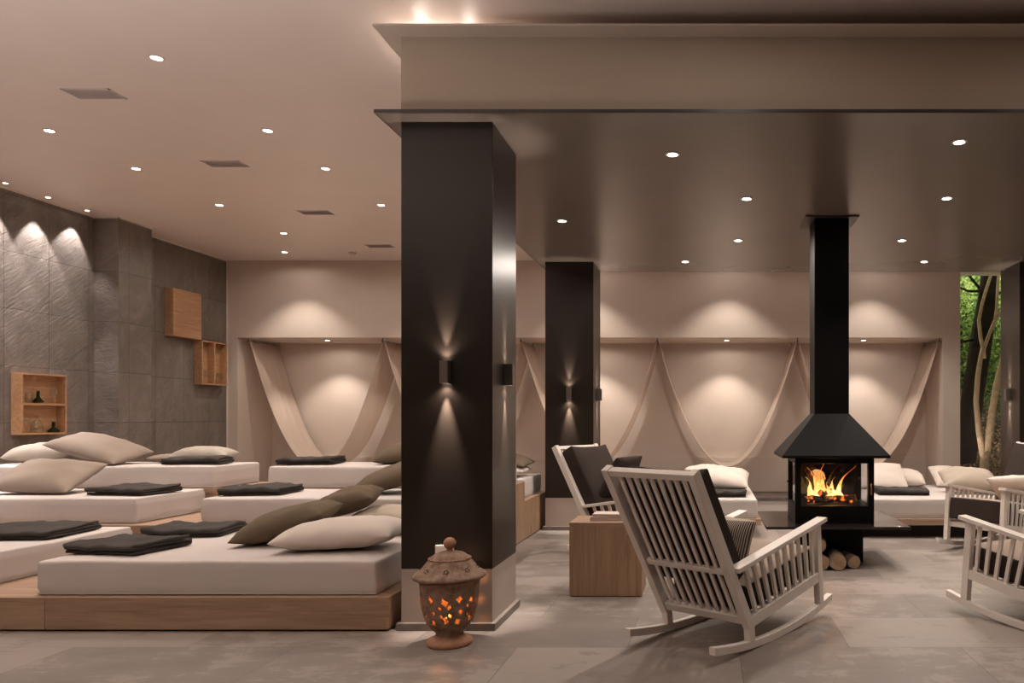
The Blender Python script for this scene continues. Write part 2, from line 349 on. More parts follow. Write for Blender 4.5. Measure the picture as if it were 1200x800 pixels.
# lowered ceiling: thin dark plate, bulkhead, thin upper plate
SX = -1.90
b = B(); box(b, SX, XR, 4.26, 8.88, HS, HS+.018); struct('ceiling_soffit', b, M['soffit'])
b = B(); box(b, SX-.006, XR, 4.252, 4.26, HS-.001, HS+.02); box(b, SX-.006, SX, 4.26, 8.88, HS-.001, HS+.02); struct('trim_5', b, M['plate'])
b = B(); box(b, -1.805, XR, 4.385, 8.80, HS+.018, 3.50); struct('wall_bulkhead', b, M['bulk'])
b = B(); box(b, -1.915, XR, 4.255, 8.9, 3.50, 3.512); struct('trim_6', b, M['wall'])

# pillars
def pillar(x0, x1, y0, y1, label):
    t = thing('pillar', label, 'pillar', ((x0+x1)/2, (y0+y1)/2, 0)); t['kind'] = 'structure'
    w, d = (x1-x0)/2, (y1-y0)/2
    b = B(); box(b, -w, w, -d, d, .36, HS); obj('dark_cladding', b, M['pillar'], t, bevel=.004)
    b = B(); box(b, -w+.002, w-.002, -d+.002, d-.002, 0.045, .36); obj('pale_plinth', b, M['plinth'], t)
    b = B(); box(b, -w-.022, w+.022, -d-.022, d+.022, 0, .045); obj('skirting', b, M['skirt'], t, bevel=.003)
    return t
PW = .545
pillar(-1.805, -1.265, 4.385, 4.93, 'big dark lacquered pillar with pale foot, nearest the viewer behind the clay lantern')
pillar(-1.805, -1.265, 8.30, 8.84, 'dark lacquered pillar further back, behind the rear rocking chair')
pillar(3.50, 4.04, 8.30, 8.84, 'dark pillar at the right edge beside the forest window')

# window with forest
w = thing('window_1', None, None, (5.2, YB+.4, 0)); w['kind'] = 'structure'
fx0, fx1 = -1.33, 1.4
b = B(); box(b, fx0, fx1, -.03, .03, 0, .05); box(b, fx0, fx1, -.03, .03, 3.60, 3.65); box(b, fx0, fx0+.03, -.03, .03, .05, 3.60); box(b, fx1-.05, fx1, -.03, .03, .05, 3.60)
obj('window_frame', b, M['black_steel'], w)
b = B(); box(b, fx0+.03, fx1-.05, -.006, .006, .05, 3.60); obj('window_pane', b, M['glass'], w)
b = B(); box(b, 3.86, XR+.3, 11.95, 12.1, -.1, .0); 

# ------------------------------------------------------------------ lights in the ceilings
def downlight_mesh():
    t = thing('downlight', '', 'ceiling light')
    b = B(); lathe(b, [(.048, 0), (.048, -.004), (.034, -.006), (.034, .0)], 24, closed=False); obj('trim_ring', b, M['white_paint'], t, smooth=False)
    b = B(); lathe(b, [(.034, -.0035), (.001, -.0035)], 24, closed=False); obj('lamp_lens', b, M['lamp'], t)
    return t
proto = downlight_mesh(); first = [True]
def downlight(x, y, z, label, W=60, ang=95, blend=.7, group='recessed downlights', tilt=(0, 0), r=.016, size=1.0, spill=0, col=(1, .875, .775)):
    o = proto if first[0] else dup(proto); first[0] = False
    o.location = (x, y, z); o['label'] = label; o['group'] = group; o.scale = (size, size, 1)
    spot((x, y, z-.02), (x+tilt[0], y+tilt[1], z-1), W, ang, blend, col, r=r)
    if spill: spot((x, y, z-.02), (x, y, z-1), W*spill, 172, .3, r=.04)
G1, G2, G3, G4, G5 = 'downlights of the high pale ceiling', 'downlights of the lowered dark ceiling', 'downlights in the niche', 'downlights along the slate wall', 'downlights washing the back wall'
rows = [(4.94, 'in the row nearest the viewer'), (6.19, 'in the second row from the viewer'), (7.13, 'in the third row from the viewer'), (8.35, 'in the fourth row from the viewer'), (9.62, 'in the row farthest back')]
WM = 66
for i, (y, rn) in enumerate(rows):
    for x, cn in ((-3.66, 'right-hand'), (-5.48, 'left-hand')):
        if x == -5.48 and i == 0: downlight(x, y, HC, 'left-hand downlight of the high pale ceiling, outside the picture', WM, group=G1, spill=.25); continue
        if i == 4 and x == -3.66: continue
        downlight(x, y, HC, 'round white %s downlight %s on the high pale ceiling' % (cn, rn), WM, group=G1, spill=.25)
for y, k in ((-2.0, .2), (.0, .2), (1.6, .3), (3.2, .35)):
    for x in (-5.5, -2.7, 0.2, 2.6, 5): downlight(x, y, HC, 'downlight of the high ceiling behind the viewer', WM*k, spill=(.35 if y > 3 and x > 0 else 0), group='downlights behind the viewer')
sof = [(-.226, 4.92, 'nearest of the lowered dark ceiling, right of the big pillar'), (.32, 5.91, 'of the lowered dark ceiling, left of the stove pipe, nearer one'), (1.91, 5.90, 'of the lowered dark ceiling, nearest one right of the stove pipe'),
       (-1.28, 6.58, 'of the lowered dark ceiling, in front of the rear dark pillar'), (.31, 7.30, 'of the lowered dark ceiling, just left of the stove pipe, farther one'), (1.92, 7.30, 'of the lowered dark ceiling, middle one right of the stove pipe'),
       (-.238, 8.29, 'of the lowered dark ceiling, right of the top of the rear dark pillar'), (2.43, 8.29, 'of the lowered dark ceiling, rearmost one right of the stove pipe')]
for x, y, l in sof: downlight(x, y, HS, 'white downlight '+l, 60 if y < 8 else 85, 104, group=G2, spill=.1 if y < 7 else .7)
for x, y in ((3.6, 5.9), (3.6, 7.3), (5.2, 5.5), (5.2, 7.5), (1.6, 4.7), (3.2, 4.75)): downlight(x, y, HS, 'downlight of the lowered dark ceiling near the right edge', 52, 104, group=G2)
bays = [(-7.0, -4.95), (-4.95, -2.84), (-2.84, -.753), (-.753, 1.39), (1.39, 3.56)]
bn = ['leftmost bay', 'second bay from the left', 'middle bay', 'fourth bay from the left', 'rightmost bay']
for (xa, xb), n in zip(bays, bn):
    xm = (xa+xb)/2
    downlight(xm, 11.70, NZ, 'small downlight in the niche ceiling, %s' % n, 58, 96, .6, group=G3, spill=.10)
    downlight(xm-.12 if n == 'leftmost bay' else xm, 10.72, HC, 'downlight of the pale ceiling by the back wall, above the %s' % n, 64, 94, .55, group=G5, spill=.08)
for i, y in enumerate((8.57, 8.06, 7.57, 7.06, 6.56, 6.05, 5.5)):
    downlight(-7.15, y, HC, 'tiny downlight close to the slate wall, %s from its corner pier' % ['first', 'second', 'third', 'fourth', 'fifth', 'sixth', 'seventh'][i], (60 if i == 0 else 115), 62, .35, group=G4, r=.012, size=.6, tilt=(-.12 if i == 0 else 0, -.12 if i == 0 else 0), col=(1, .92, .90))

# ceiling vents and smoke detector
def vent(x, y, label):
    t = thing('ceiling_vent', label, 'vent', (x, y, HC), group='air vents in the high ceiling')
    b = B(); w, d = .18, .085
    box(b, -w, w, -d, -d+.012, -.006, 0); box(b, -w, w, d-.012, d, -.006, 0); box(b, -w, -w+.012, -d, d, -.006, 0); box(b, w-.012, w, -d, d, -.006, 0)
    obj('vent_frame', b, M['vent'], t)
    b = B(); box(b, -w+.012, w-.012, -d+.012, d-.012, -.001, 0); obj('vent_backing', b, M['vent'], t)
    b = B()
    for k in range(7):
        yy = -d+.022+k*.0215; bar(b, (yy-.006, -.0055), (yy+.006, -.0015), 2*w-.03, .0012, 0)
    obj('vent_slats', b, M['vent'], t)
for x, y, l in ((-4.53, 5.49, 'nearest'), (-4.54, 7.0, 'second'), (-4.56, 8.66, 'third'), (-4.55, 10.34, 'farthest')):
    vent(x, y, 'slim grey air vent in the pale ceiling, %s of four from the viewer' % l)
t = thing('smoke_detector', 'small white detector on the pale ceiling near the back wall', 'detector', (-5.13, 10.76, HC))
b = B(); lathe(b, [(.05, 0), (.05, -.015), (.038, -.03), (.001, -.032)], 20, closed=False); obj('housing', b, M['vent'], t, smooth=True)
b = B(); lathe(b, [(.055, -.0), (.055, -.006), (.05, -.006)], 20, closed=False); obj('mounting_ring', b, M['plinth'], t)

# cove lamps lying on the upper plate
for (x, y, l) in ((-1.70, 4.72, 'front'),):
    t = thing('cove_lamp', 'slim lamp lying on top of the upper ceiling plate, hidden behind its edge', 'lamp', (x, y, 3.512))
    b = B(); box(b, -.14, .14, -.012, .012, 0, .012); obj('lamp_body', b, M['sconce'], t)
    b = B(); box(b, -.13, .13, -.009, .009, .012, .015); obj('lamp_lens', b, M['lamp'], t)
for px_, py_, w_ in ((-1.78, 4.62, .9), (-1.50, 4.70, 1.1), (-1.86, 4.95, .7)): point((px_, py_, 3.535), w_, (1, .875, .775), .03)

# wall sconces
def sconce(x, y, z, rot, label, W=120):
    """box lamp projecting along local -Y from the wall"""
    t = thing('wall_sconce', label, 'wall lamp', (x, y, z), rot, 'up and down sconces on the dark pillars')
    w, d, h = .0245, .055, .067
    b = B()
    box(b, -w, w, -d, -d+.004, -h, h); box(b, -w, -w+.004, -d+.004, -.004, -h, h); box(b, w-.004, w, -d+.004, -.004, -h, h); box(b, -w, w, -.004, 0, -h, h)
    hs_ = obj('housing', b, M['sconce'], t, bevel=.001)
    for s in (-1, 1):
        b = B(); box(b, -w+.005, w-.005, -d+.005, -.005, s*(h-.012)-.001, s*(h-.012)+.001); obj('lamp_lens', b, M['lamp'], hs_)
    R = Matrix.Rotation(rot, 3, 'Z')
    for s in (-1, 1):
        p = Vector((x, y, z))+R@Vector((0, -.03, s*(h+.004)))
        q = p+R@Vector((0, .055, s*1.0))
        spot(p, q, W*(.38 if s > 0 else 1), 34, 1.0, r=.006)
        spot(p, p+R@Vector((0, .0, s*1.0)), W*.03, 130, 1.0, r=.006)
sconce(-1.535, 4.385, 1.522, 0, 'grey metal box lamp on the front face of the big dark pillar')
sconce(-1.265, 4.655, 1.522, PI/2, 'bronze box lamp on the right side of the big dark pillar')
sconce(-1.535, 8.30, 1.522, 0, 'small box lamp on the front face of the rear dark pillar')
sconce(-1.265, 8.57, 1.522, PI/2, 'box lamp on the right side of the rear dark pillar')
sconce(3.50, 8.57, 1.522, -PI/2, 'box lamp on the left side of the pillar at the right edge')
b = B(); box(b, -.055, .055, -.012, 0, -.028, .028); tag(obj('socket_plate', b, M['trim'], loc=(-1.545, 4.385, .475), bevel=.003), 'small white plate low on the big dark pillar, behind the knob of the clay lantern', 'socket')

# ------------------------------------------------------------------ tiered oak platforms and mattresses
XE = -1.865
def platform(x0, x1, y0, y1, z, label, axis='X', group='oak platforms of the tiered resting deck'):
    t = thing('oak_platform', label, 'platform', ((x0+x1)/2, (y0+y1)/2, 0), group=group)
    w, d = (x1-x0)/2-.0015, (y1-y0)/2-.0015
    b = B(); box(b, -w, w, -d, -d+.022, .012, z); obj('front_board', b, M['oakX'], t, bevel=.0015)
    b = B(); box(b, -w, w, d-.022, d, .012, z); obj('back_board', b, M['oakX'], t, bevel=.0015)
    for s in (-1, 1):
        b = B(); box(b, min(s*w, s*(w-.022)), max(s*w, s*(w-.022)), -d+.022, d-.022, .012, z); obj('side_board', b, M['oakY'] if z < .3 else M['oakZ'], t, bevel=.0015)
    b = B(); box(b, -w+.022, w-.022, -d+.022, d-.022, z-.025, z-.0005); obj('deck', b, M['oakX'], t)
    b = B(); box(b, -w+.03, w-.03, -d+.03, d-.03, 0, .012); obj('plinth', b, M['dark'], t)
rowsP = [(4.35, 5.90, .2, 'front row'), (5.90, 6.85, .4, 'second row'), (6.85, 7.62, .6, 'third row, the highest'), (7.62, 8.76, .4, 'fourth row, behind the highest'), (8.76, 9.5, .2, 'rearmost row')]
for y0, y1, z, n in rowsP:
    platform(-7.0 if y0 > 8 else -7.27, -3.88, y0, y1, z, 'oak platform of the %s, left-hand unit towards the slate wall' % n)
    platform(-3.88, XE, y0, y1, z, 'oak platform of the %s, right-hand unit ending at the dark pillars' % n)
def mattress(x0, x1, y0, y1, z, label, h=.2, group='off-white mattresses'):
    t = thing('mattress', label, 'mattress', ((x0+x1)/2, (y0+y1)/2, z), group=group)
    w, d = (x1-x0)/2, (y1-y0)/2
    b = B(); box(b, -w, w, -d, d, 0, h)
    bmesh.ops.subdivide_edges(b, edges=b.edges, cuts=9, use_grid_fill=True)
    for v in b.verts:
        k = noise.noise(Vector((v.co.x*2.1+x0*3, v.co.y*2.1+y0, v.co.z*6)))
        if v.co.z > .01:
            v.co.z += .006*k*(v.co.z/h)
            e = 1-max(abs(v.co.x)/w, abs(v.co.y)/d)**6
            v.co.z += .006*e*(v.co.z/h)
        if 0.02 < v.co.z < h-.02 and abs(abs(v.co.y)-d) < .01: v.co.y += math.copysign(.006, v.co.y)+.004*k
        if 0.02 < v.co.z < h-.02 and abs(abs(v.co.x)-w) < .01: v.co.x += math.copysign(.006, v.co.x)+.004*k
    fs = obj('fitted_sheet', b, M['sheet'], t, smooth=True, bevel=.014, segs=3, angle=1.0)
    b = B(); g = .004
    for (a0, a1, c0, c1) in ((-w-g, w+g, -d-g, -d), (-w-g, w+g, d, d+g), (-w-g, -w, -d, d), (w, w+g, -d, d)): box(b, a0, a1, c0, c1, .004, .012)
    obj('piping', b, M['sheet'], fs)
    return t
ZT = .002
mattress(-3.97, -1.967, 4.41, 5.80, .2+ZT, 'off-white mattress of the front row, carrying the olive and white pillows')
mattress(-6.50, -4.49, 4.41, 5.80, .2+ZT, 'off-white mattress at the left edge of the front row')
mattress(-6.62, -4.61, 6.00, 6.82, .4+ZT, 'off-white mattress of the second row, left-hand one')
mattress(-4.08, -1.95, 6.00, 6.82, .4+ZT, 'off-white mattress of the second row, right-hand one')
mattress(-6.9, -4.58, 6.90, 7.60, .6+ZT, 'off-white mattress of the highest row, left-hand one near the slate wall')
mattress(-4.07, -1.95, 6.90, 7.60, .6+ZT, 'off-white mattress of the highest row, right-hand one before the hanging cloth')
mattress(-4.07, -1.95, 7.90, 8.73, .4+ZT, 'off-white mattress seen between the two dark pillars')
# beds on the right
def low_bed(x0, x1, y0, y1, label):
    t = thing('bed_base', label, 'platform', ((x0+x1)/2, (y0+y1)/2, 0), group='floating oak bed bases')
    w, d = (x1-x0)/2, (y1-y0)/2
    b = B(); box(b, -w, w, -d, d, .135, .2); obj('oak_slab', b, M['oakX'], t, bevel=.002)
    b = B(); box(b, -w+.12, w-.12, -d+.14, d-.14, 0, .135); obj('recessed_plinth', b, M['dark'], t)
low_bed(-1.22, .565, 7.74, 9.55, 'low oak bed base left of the fireplace'); low_bed(1.18, 3.22, 7.74, 9.55, 'low oak bed base right of the fireplace')
mattress(-1.18, .529, 7.80, 9.5, .2+ZT, 'off-white mattress left of the fireplace, beneath a pale pillow')
mattress(1.22, 3.18, 7.80, 9.5, .2+ZT, 'off-white mattress right of the fireplace, behind the rocking chairs')

# ------------------------------------------------------------------ pillows
pil_n = [0]
def pillow(name, label, mat, c, size, rot=(0, 0, 0), base=None, cat='pillow', group=None, parent=None, n=22):
    pil_n[0] += 1; sd = pil_n[0]*3.7
    w, h, t = size
    vsT, vsB = {}, {}; b = B()
    for i in range(n+1):
        for j in range(n+1):
            u, v = -1+2*i/n, -1+2*j/n
            # denser near the borders
            u_, v_ = math.sin(u*PI/2), math.sin(v*PI/2)
            x = w/2*u_*(1-.05*(1-abs(v_)**2.2)*abs(u_)**3); y = h/2*v_*(1-.05*(1-abs(u_)**2.2)*abs(v_)**3)
            rc = 1-.03*(abs(u_)*abs(v_))**5; x *= rc; y *= rc
            th = t/2*(max(0, 1-abs(u_)**2.8)*max(0, 1-abs(v_)**2.8))**.56
            k = noise.noise(Vector((u_*1.8+sd, v_*1.8, 0)))*.16+noise.noise(Vector((u_*5+sd, v_*5, 3)))*.05
            # creases running from the corners
            ang = math.atan2(v_, u_); cr = .07*math.sin(9*ang+sd)*min(1, (u_*u_+v_*v_))+.05*math.sin(17*ang+sd*2)*min(1, (u_*u_+v_*v_))**2
            e = (i in (0, n)) or (j in (0, n))
            if e: vsT[i, j] = vsB[i, j] = b.verts.new((x, y, .012*noise.noise(Vector((u_*2+sd, v_*2, 7)))))
            else:
                vsT[i, j] = b.verts.new((x, y, th*(1+k+cr))); vsB[i, j] = b.verts.new((x, y, -th*(1-k*.5+cr)*.85))
    for i in range(n):
        for j in range(n):
            b.faces.new((vsT[i, j], vsT[i+1, j], vsT[i+1, j+1], vsT[i, j+1]))
            f = (vsB[i, j], vsB[i, j+1], vsB[i+1, j+1], vsB[i+1, j])
            if len(set(f)) == 4: 
                try: b.faces.new(f)
                except ValueError: pass
    R = Euler(rot).to_matrix()
    zmin = min((R@v.co).z for v in b.verts)
    loc = Vector(c)
    if base is not None: loc.z = base-zmin+.002
    o = obj(name, b, mat, smooth=True)
    o.rotation_euler = rot; o.location = loc
    if parent: o.parent = parent
    else: tag(o, label, cat, group)
    return o
D = math.radians
GP = 'pillows on the tiered deck'
ML1, ML2, ML3, ML4, MR = .41, .61, .81, .61, .41
pillow('pillow', 'white pillow lying flat at the right end of the front mattress', M['p_white'], (-2.36, 4.84, 0), (.76, .50, .20), (D(2), D(-3), D(4)), ML1, group=GP)
pillow('pillow', 'olive-brown pillow leaning on the white pillow, its left tip on the front mattress', M['p_olive'], (-2.83, 5.02, 0), (.62, .42, .20), (D(4), D(-17), D(5)), ML1, group=GP)
pillow('pillow', 'olive-brown pillow behind the leaning olive one, near the big pillar', M['p_olive'], (-2.66, 5.50, 0), (.46, .36, .19), (D(6), D(-16), D(8)), ML1+.11, group=GP)
pillow('pillow', 'beige pillow lying half hidden by the big pillar, behind the white pillow', M['p_beige'], (-2.30, 5.50, 0), (.66, .42, .20), (D(4), D(0), D(-4)), ML1, group=GP)
pillow('pillow', 'large olive-brown pillow on the second-row mattress, cut by the big pillar', M['p_olive'], (-2.63, 6.38, 0), (.76, .46, .19), (D(10), D(-16), D(4)), ML2, group=GP)
pillow('pillow', 'olive-brown pillow on the highest mattress, mostly hidden by the big pillar', M['p_olive'], (-2.86, 7.28, 0), (.72, .46, .20), (D(8), D(-10), D(4)), ML3, group=GP)
pillow('pillow', 'white pillow end seen between the two dark pillars', M['p_white'], (-2.34, 8.2, 0), (.74, .46, .17), (0, D(2), 0), ML4, group=GP)
pillow('pillow', 'olive pillow end on top of the white one between the two dark pillars', M['p_olive'], (-2.26, 8.22, 0), (.64, .44, .14), (D(4), D(12), D(-3)), ML4+.10, group=GP)
pillow('pillow', 'big taupe pillow propped up at the left edge on the second-row mattress', M['p_taupe'], (-5.70, 6.42, 0), (.74, .48, .20), (D(27), D(2), D(-2)), ML2, group=GP)
pillow('pillow', 'pale grey pillow lying by the slate wall below the open shelf box', M['p_grey'], (-6.48, 7.32, 0), (.62, .40, .21), (D(6), D(-4), D(8)), ML3, group=GP)
pillow('pillow', 'large taupe pillow leaning against the pale grey pillow on the highest row', M['p_taupe'], (-5.87, 7.18, 0), (.76, .47, .20), (D(12), D(14), D(-4)), ML3, group=GP)
pillow('pillow', 'low taupe pillow behind the dark blanket on the highest row, left of the grey one', M['p_taupe'], (-5.30, 7.42, 0), (.44, .32, .09), (0, 0, D(-8)), ML3, group=GP)
pillow('pillow', 'small grey pillow rising behind the dark blanket on the highest row', M['p_grey'], (-5.02, 7.43, 0), (.54, .30, .17), (D(4), 0, D(6)), ML3, group=GP)
GR = 'pillows on the beds by the fireplace'
pillow('pillow', 'large white pillow on the bed left of the fireplace', M['p_white'], (.10, 8.45, 0), (.78, .52, .24), (D(14), D(4), D(-4)), MR+.03, group=GR)
pillow('pillow', 'beige pillow at the far left of the bed left of the fireplace', M['p_beige'], (-.72, 9.1, 0), (.60, .46, .2), (D(12), 0, 0), MR, group=GR)
pillow('pillow', 'white pillow standing right behind the fireplace glass, on the right-hand bed', M['p_white'], (2.10, 9.0, 0), (.62, .44, .16), (D(38), 0, D(2)), MR, group=GR)
pillow('pillow', 'small white pillow behind the standing one on the right-hand bed', M['p_white'], (2.50, 9.25, 0), (.42, .42, .2), (D(8), D(6), D(-10)), MR, group=GR)
pillow('pillow', 'white pillow at the back right corner of the right-hand bed', M['p_white'], (2.96, 9.2, 0), (.34, .40, .16), (D(32), 0, D(3)), MR, group=GR)
pillow('pillow', 'large beige pillow on the right-hand bed in front of the forest window', M['p_beige'], (2.95, 8.35, 0), (.62, .42, .24), (D(20), D(2), D(-2)), MR+.02, group=GR)

# ------------------------------------------------------------------ folded blankets
bl_n = [0]
def blanket(label, c, rot, w=.46, d=.42, group='folded dark blankets'):
    bl_n[0] += 1; sd = bl_n[0]*5.3; b = B()
    # three stacked folds, closed outline swept across the width
    t, fold = .017, 3
    centre = []
    for k in range(fold):
        y0, y1 = (-d/2, d/2) if k % 2 == 0 else (d/2, -d/2)
        for q in range(9):
            s = q/8; centre.append((y0+(y1-y0)*(.03+.94*s), t/2+k*(t+.003)))
        if k < fold-1:
            for q in (1, 2, 3):
                a = -PI/2+PI*q/4; sgn = 1 if k % 2 == 0 else -1
                centre.append((sgn*(d/2*.94+math.cos(a)*(t+.003)/2*1.3), t/2+k*(t+.003)+(1+math.sin(a))*(t+.003)/2))
    n = len(centre); A, Bb = [], []
    for i in range(n):
        p = Vector(centre[i]); dd = (Vector(centre[min(i+1, n-1)])-Vector(centre[max(i-1, 0)])).normalized(); nn = Vector((-dd.y, dd.x))*t/2
        A.append(p+nn); Bb.append(p-nn)
    outline = A+Bb[::-1]; NX = 26; rings = []
    for i in range(NX+1):
        u = -1+2*i/NX; ring = []
        for (y, z) in outline:
            k = noise.noise(Vector((u*2.5+sd, y*6, 0))); k2 = noise.noise(Vector((u*6+sd, y*14, z*50)))
            lay = z/(.06)
            x = u*w/2*(1+.05*noise.noise(Vector((sd, y*5, z*40))))+lay*.02*noise.noise(Vector((sd+9, z*20, 0)))
            zz = z*(1+.28*k)+(.005*k2 if z > .012 else 0)
            if z > .02: zz += .012*lay*max(0, math.sin(u*2.3+sd))
            ring.append(b.verts.new((x, y*(1+.03*k)+.006*k2, max(0.0005, zz))))
        rings.append(ring)
    m_ = len(outline)
    for a, c2 in zip(rings, rings[1:]):
        for k in range(m_): b.faces.new((a[k], a[(k+1) % m_], c2[(k+1) % m_], c2[k]))
    b.faces.new(rings[0][::-1]); b.faces.new(rings[-1])
    o = obj('folded_blanket', b, M['blanket'], smooth=True); o.location = c; o.rotation_euler = (0, 0, rot)
    return tag(o, label, 'blanket', group)
blanket('dark folded blanket on the front left corner of the front mattress', (-3.70, 4.76, ML1+.004), D(-10), .50, .42)
blanket('dark folded blanket behind the corner one, at the back of the front mattress', (-3.72, 5.42, ML1+.004), D(8), .50, .42)
blanket('dark folded blanket on the leftmost mattress, cut by the left edge', (-4.86, 5.36, ML1+.004), D(4), .56, .50)
blanket('dark folded blanket at the right end of the left second-row mattress', (-4.88, 6.34, ML2+.004), D(-4), .50, .42)
blanket('dark folded blanket at the left end of the right second-row mattress', (-3.80, 6.34, ML2+.004), D(4), .50, .42)
blanket('dark folded blanket on the highest row near the slate wall', (-4.90, 7.16, ML3+.004), D(6), .50, .28)
blanket('dark folded blanket on the highest row below the first hanging cloth', (-3.83, 7.20, ML3+.004), D(5), .50, .36)
blanket('black folded blanket on the bed left of the fireplace, under the white pillow edge', (.20, 8.08, MR+.004), 0, .44, .30, 'folded blankets by the fireplace')
blanket('black folded blanket on the bed right of the fireplace', (2.16, 8.28, MR+.004), D(-2), .54, .42, 'folded blankets by the fireplace')

# ------------------------------------------------------------------ hanging cloths and rods in the niche
rods = [-7.0, -4.95, -2.84, -.753, 1.39, 3.56]
rn = ['leftmost', 'second from left', 'third from left', 'fourth from left', 'fifth from left', 'rightmost']
for x, n in zip(rods, rn):
    t = thing('hanging_rod', 'slim rod under the niche ceiling, %s of the six' % n, 'rod', (x, 11.75, 2.43), group='rods under the niche ceiling')
    b = B(); tube(b, [(0, -.42, 0), (0, .42, 0)], .011, 12); obj('rod', b, M['sconce'], t, smooth=True)
    for s in (-1, 1):
        b = B(); tube(b, [(0, s*.40, 0), (0, s*.40, .05)], .008, 8); obj('bracket', b, M['sconce'], t, smooth=True)
for (xa, xb), n in zip(bays, bn):
    xm = (xa+xb)/2; hs = (xb-xa)/2-.012
    t = thing('hanging_cloth', 'beige cloth hanging in a deep loop in the niche, %s' % n, 'hanging cloth', (xm, 11.75, .0), group='cloths hanging in loops along the niche')
    b = B(); NU, NV = 60, 18; g = []
    zb = .5 if n != 'fourth bay from the left' else .52
    for i in range(NU+1):
        u = -1+2*i/NU; row = []
        for j in range(NV+1):
            v = -1+2*j/NV
            gather = 1-.05*(1-abs(u))
            wid = .40*gather
            z = zb+(2.43-zb)*abs(u)**2.0*(1 if abs(u) < 1 else 1)
            z += .012*math.sin(v*9+xm)*(1-u*u)+.03*(1-v*v)*(-1)*(1-u*u)
            fold = .010*math.sin(v*14+u*2+xm*3)*(1-.3*u*u)
            x = u*hs+fold*(1 if u > 0 else -1)
            row.append(b.verts.new((x, v*wid, z)))
        g.append(row)
    for i in range(NU):
        for j in range(NV): b.faces.new((g[i][j], g[i+1][j], g[i+1][j+1], g[i][j+1]))
    o = obj('cloth', b, M['cloth'], t, smooth=True); md = o.modifiers.new('thick', 'SOLIDIFY'); md.thickness = .003
    for s in (-1, 1):
        for yy in (-.36, -.12, .12, .36):
            b = B(); pts = [(s*hs+.014*math.cos(a*PI/4), yy, 2.432+.016*math.sin(a*PI/4)) for a in range(9)]
            tube(b, pts, .004, 6); obj('loop', b, M['trim'], o, smooth=True)

# ------------------------------------------------------------------ wooden wall boxes
def wall_box(y0, y1, z0, z1, label, kind):
    t = thing('wall_shelf_box', label, 'wall shelf', (-7.3, (y0+y1)/2, z0), group='small oak boxes on the slate wall')
    w, h, d, k = (y1-y0)/2, z1-z0, .115, .018
    if kind == 'closed':
        b = B(); box(b, 0, d-.02, -w, w, 0, h); obj('body', b, M['boxwood'], t, bevel=.002)
        b = B(); box(b, d-.019, d, -w, w, 0, h); obj('door', b, M['boxwood'], t, bevel=.002)
        return
    b = B(); box(b, 0, d, -w, w, 0, k); box(b, 0, d, -w, w, h-k, h); box(b, 0, d, -w, -w+k, k, h-k); box(b, 0, d, w-k, w, k, h-k)
    obj('body', b, M['boxwood'], t, bevel=.0015)
    b = B(); box(b, 0.001, .01, -w+k, w-k, k, h-k); obj('back_panel', b, M['boxwood'], t)
    if kind == 'shelf':
        b = B(); box(b, .01, d-.001, -w+k, w-k, h/2-.012, h/2+.012); obj('shelf', b, M['boxwood'], t)
    else:
        b = B(); box(b, .01, d-.001, -.011, .011, k, h-k); obj('divider', b, M['boxwood'], t)
wall_box(7.79, 8.34, 1.075, 1.73, 'open oak box with one shelf on the slate wall, holding glassware', 'shelf')
wall_box(10.0, 10.56, 2.365, 3.01, 'closed oak box on the slate wall, the highest one', 'closed')
wall_box(10.575, 11.13, 1.735, 2.365, 'open oak box with an upright divider, beside the back wall corner', 'divider')
def vessel(name, prof, mat, x, y, z, label, cat, group=None, inner=.0025):
    b = B(); outer = prof; inn = [(max(r-inner, .001), zz+(inner if i == 0 else 0)) for i, (r, zz) in enumerate(prof)][::-1]
    lathe(b, outer+inn, 20, closed=False); bmesh.ops.remove_doubles(b, verts=b.verts, dist=.0001)
    return tag(obj(name, b, mat, loc=(x, y, z), smooth=True), label, cat, group)
goblet = [(.03, 0), (.03, .004), (.005, .012), (.004, .07), (.02, .085), (.036, .11), (.038, .14), (.03, .17)]
flask = [(.001, 0), (.045, 0.001), (.05, .02), (.018, .06), (.014, .12), (.017, .13)]
carafe = [(.001, 0), (.05, .001), (.055, .03), (.05, .10), (.016, .14), (.014, .17), (.02, .18)]
tumb = [(.001, 0), (.03, .001), (.034, .10), (.035, .11)]
za, zb_ = 1.093+.0015, 1.415+.0015
vessel('glass_tumbler', tumb, M['glass_clear'], -7.23, 7.92, zb_, 'clear tumbler at the left of the upper shelf in the open wall box', 'glass')
vessel('glass_flask', flask, M['glass_green'], -7.23, 8.03, zb_, 'low green glass flask on the upper shelf of the open wall box', 'vase')
vessel('wine_glass', goblet, M['glass_clear'], -7.23, 8.22, zb_, 'stemmed clear glass at the right of the upper shelf in the open wall box', 'glass')
vessel('wine_glass', goblet, M['glass_clear'], -7.22, 7.88, za, 'stemmed clear glass at the left of the lower shelf in the open wall box', 'glass')
vessel('glass_carafe', carafe, M['glass_clear'], -7.235, 8.02, za, 'clear carafe in the middle of the lower shelf of the open wall box', 'carafe')
vessel('glass_flask', [(r*1.1, z*.9) for r, z in flask], M['glass_green'], -7.23, 8.22, za, 'green glass flask at the right of the lower shelf of the open wall box', 'vase')
for k, y in enumerate((10.66, 10.76, 10.93, 11.04)):
    vessel('wine_glass', goblet, M['glass_clear'], -7.23, y, 1.755, 'stemmed clear glass in the divided wall box, %s from the left' % ['first', 'second', 'third', 'last'][k], 'glass', 'stemmed glasses in the divided wall box')

